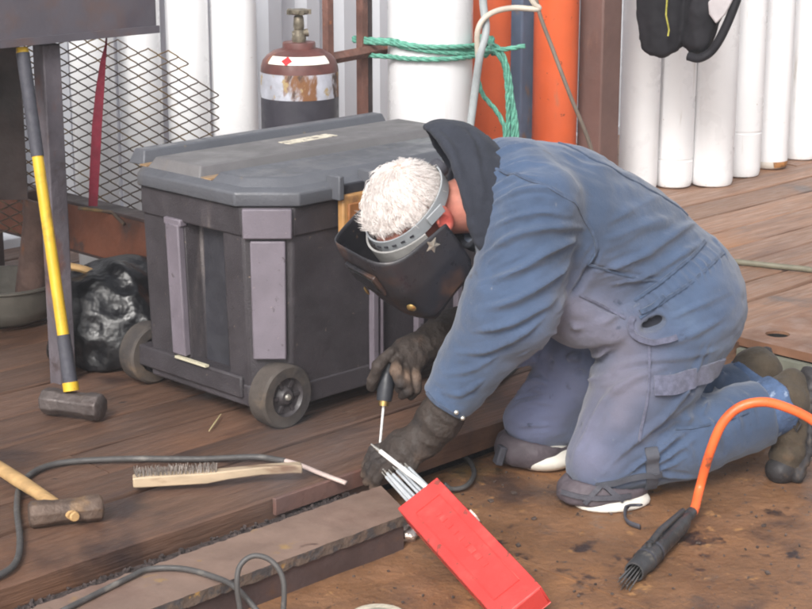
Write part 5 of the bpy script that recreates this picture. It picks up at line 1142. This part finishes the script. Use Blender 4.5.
# ---- electrode holder in the far hand
eh = thing('electrode_holder', 'black welding electrode holder gripped in the far glove', 'electrode holder', tuple(at(384, 404, 4.14)))
e0, e1 = at(384, 401, 4.128), at(390, 352, 4.165); ed = nrm(e1 - e0)
part(MB().tube([e0, e0 + ed * .012, e0 + ed * .05, e0 + ed * .075, e1], [.0205, .022, .0225, .019, .016], 14, squash=.9).build('insulated_handle', mat('black insulator', srgb(46, 48, 54), .5, var=.15, vscale=30), smooth=50), eh)
part(MB().tube([e0 - ed * .012, e0 + ed * .003], [.0155, .017], 12, squash=.8).build('brass_jaw', m_brass, smooth=40), eh)
tp = at(378, 466, 4.115)
e = thing('welding_electrode', 'thin electrode clamped in the holder pointing down at the weld', 'electrode', tuple(tp)); part(MB().tube([e0 - ed * .004, tp], .0032, 8).build('coated_rod', m_rodw, smooth=50), e)
part(MB().tube(smooth_path([e1, at(404, 352, 4.19), at(425, 345, 4.23), at(446, 350, 4.33), at(470, 372, 4.5), gz(500, 378, .012), gz(545, 345, .012), gz(620, 320, .012)]), .009, 10).build('lead_cable', m_cable, smooth=180), eh)

# ---- faint blue welding smoke drifting off along the beam
sm_ = bpy.data.materials.new('welding smoke'); sm_.use_nodes = True; nt_ = sm_.node_tree; nt_.nodes.remove(nt_.nodes['Principled BSDF'])
pv = nt_.nodes.new('ShaderNodeVolumePrincipled'); pv.inputs['Color'].default_value = (.80, .85, .95, 1); pv.inputs['Anisotropy'].default_value = .2
tc_ = nt_.nodes.new('ShaderNodeTexCoord'); ln_ = nt_.nodes.new('ShaderNodeVectorMath'); ln_.operation = 'LENGTH'; nt_.links.new(tc_.outputs['Object'], ln_.inputs[0])
mr_ = nt_.nodes.new('ShaderNodeMapRange'); mr_.inputs['From Min'].default_value = 1; mr_.inputs['From Max'].default_value = .1; mr_.inputs['To Max'].default_value = 1; mr_.interpolation_type = 'SMOOTHSTEP'; nt_.links.new(ln_.outputs['Value'], mr_.inputs[0])
nz_ = nt_.nodes.new('ShaderNodeTexNoise'); nz_.inputs['Scale'].default_value = 2.2; nz_.inputs['Detail'].default_value = 4; nt_.links.new(tc_.outputs['Object'], nz_.inputs['Vector'])
m2_ = nt_.nodes.new('ShaderNodeMapRange'); m2_.inputs['From Min'].default_value = .42; m2_.inputs['From Max'].default_value = .7; nt_.links.new(nz_.outputs[0], m2_.inputs[0])
mu_ = nt_.nodes.new('ShaderNodeMath'); mu_.operation = 'MULTIPLY'; nt_.links.new(mr_.outputs[0], mu_.inputs[0]); nt_.links.new(m2_.outputs[0], mu_.inputs[1])
ms_ = nt_.nodes.new('ShaderNodeMath'); ms_.operation = 'MULTIPLY'; ms_.inputs[1].default_value = 1.6; nt_.links.new(mu_.outputs[0], ms_.inputs[0]); nt_.links.new(ms_.outputs[0], pv.inputs['Density'])
nt_.links.new(pv.outputs[0], nt_.nodes['Material Output'].inputs['Volume'])
so = MB().lathe([(math.sin(math.pi * k / 10), -math.cos(math.pi * k / 10)) for k in range(11)], 20).build('smoke', sm_, loc=tuple(dk(-.06, -.06, .10)), rot=(0, 0, A45)); so.scale = (.34, .16, .16)
tag(so, 'faint bluish welding smoke drifting along the beam', 'smoke', kind='stuff')

# ---- thin hazy air round everything
hz_m = bpy.data.materials.new('hazy air'); hz_m.use_nodes = True; n_ = hz_m.node_tree; n_.nodes.remove(n_.nodes['Principled BSDF']); pv = n_.nodes.new('ShaderNodeVolumePrincipled')
pv.inputs['Color'].default_value = (.93, .94, .97, 1); pv.inputs['Density'].default_value = .007; pv.inputs['Anisotropy'].default_value = .3; n_.links.new(pv.outputs[0], n_.nodes['Material Output'].inputs['Volume'])
hz = MB().box((0, 20, .48), (124, 124, 4.3)).build('haze', hz_m); hz['kind'] = 'stuff'; hz['label'] = 'thin hazy air over the whole deck'; hz['category'] = 'haze'
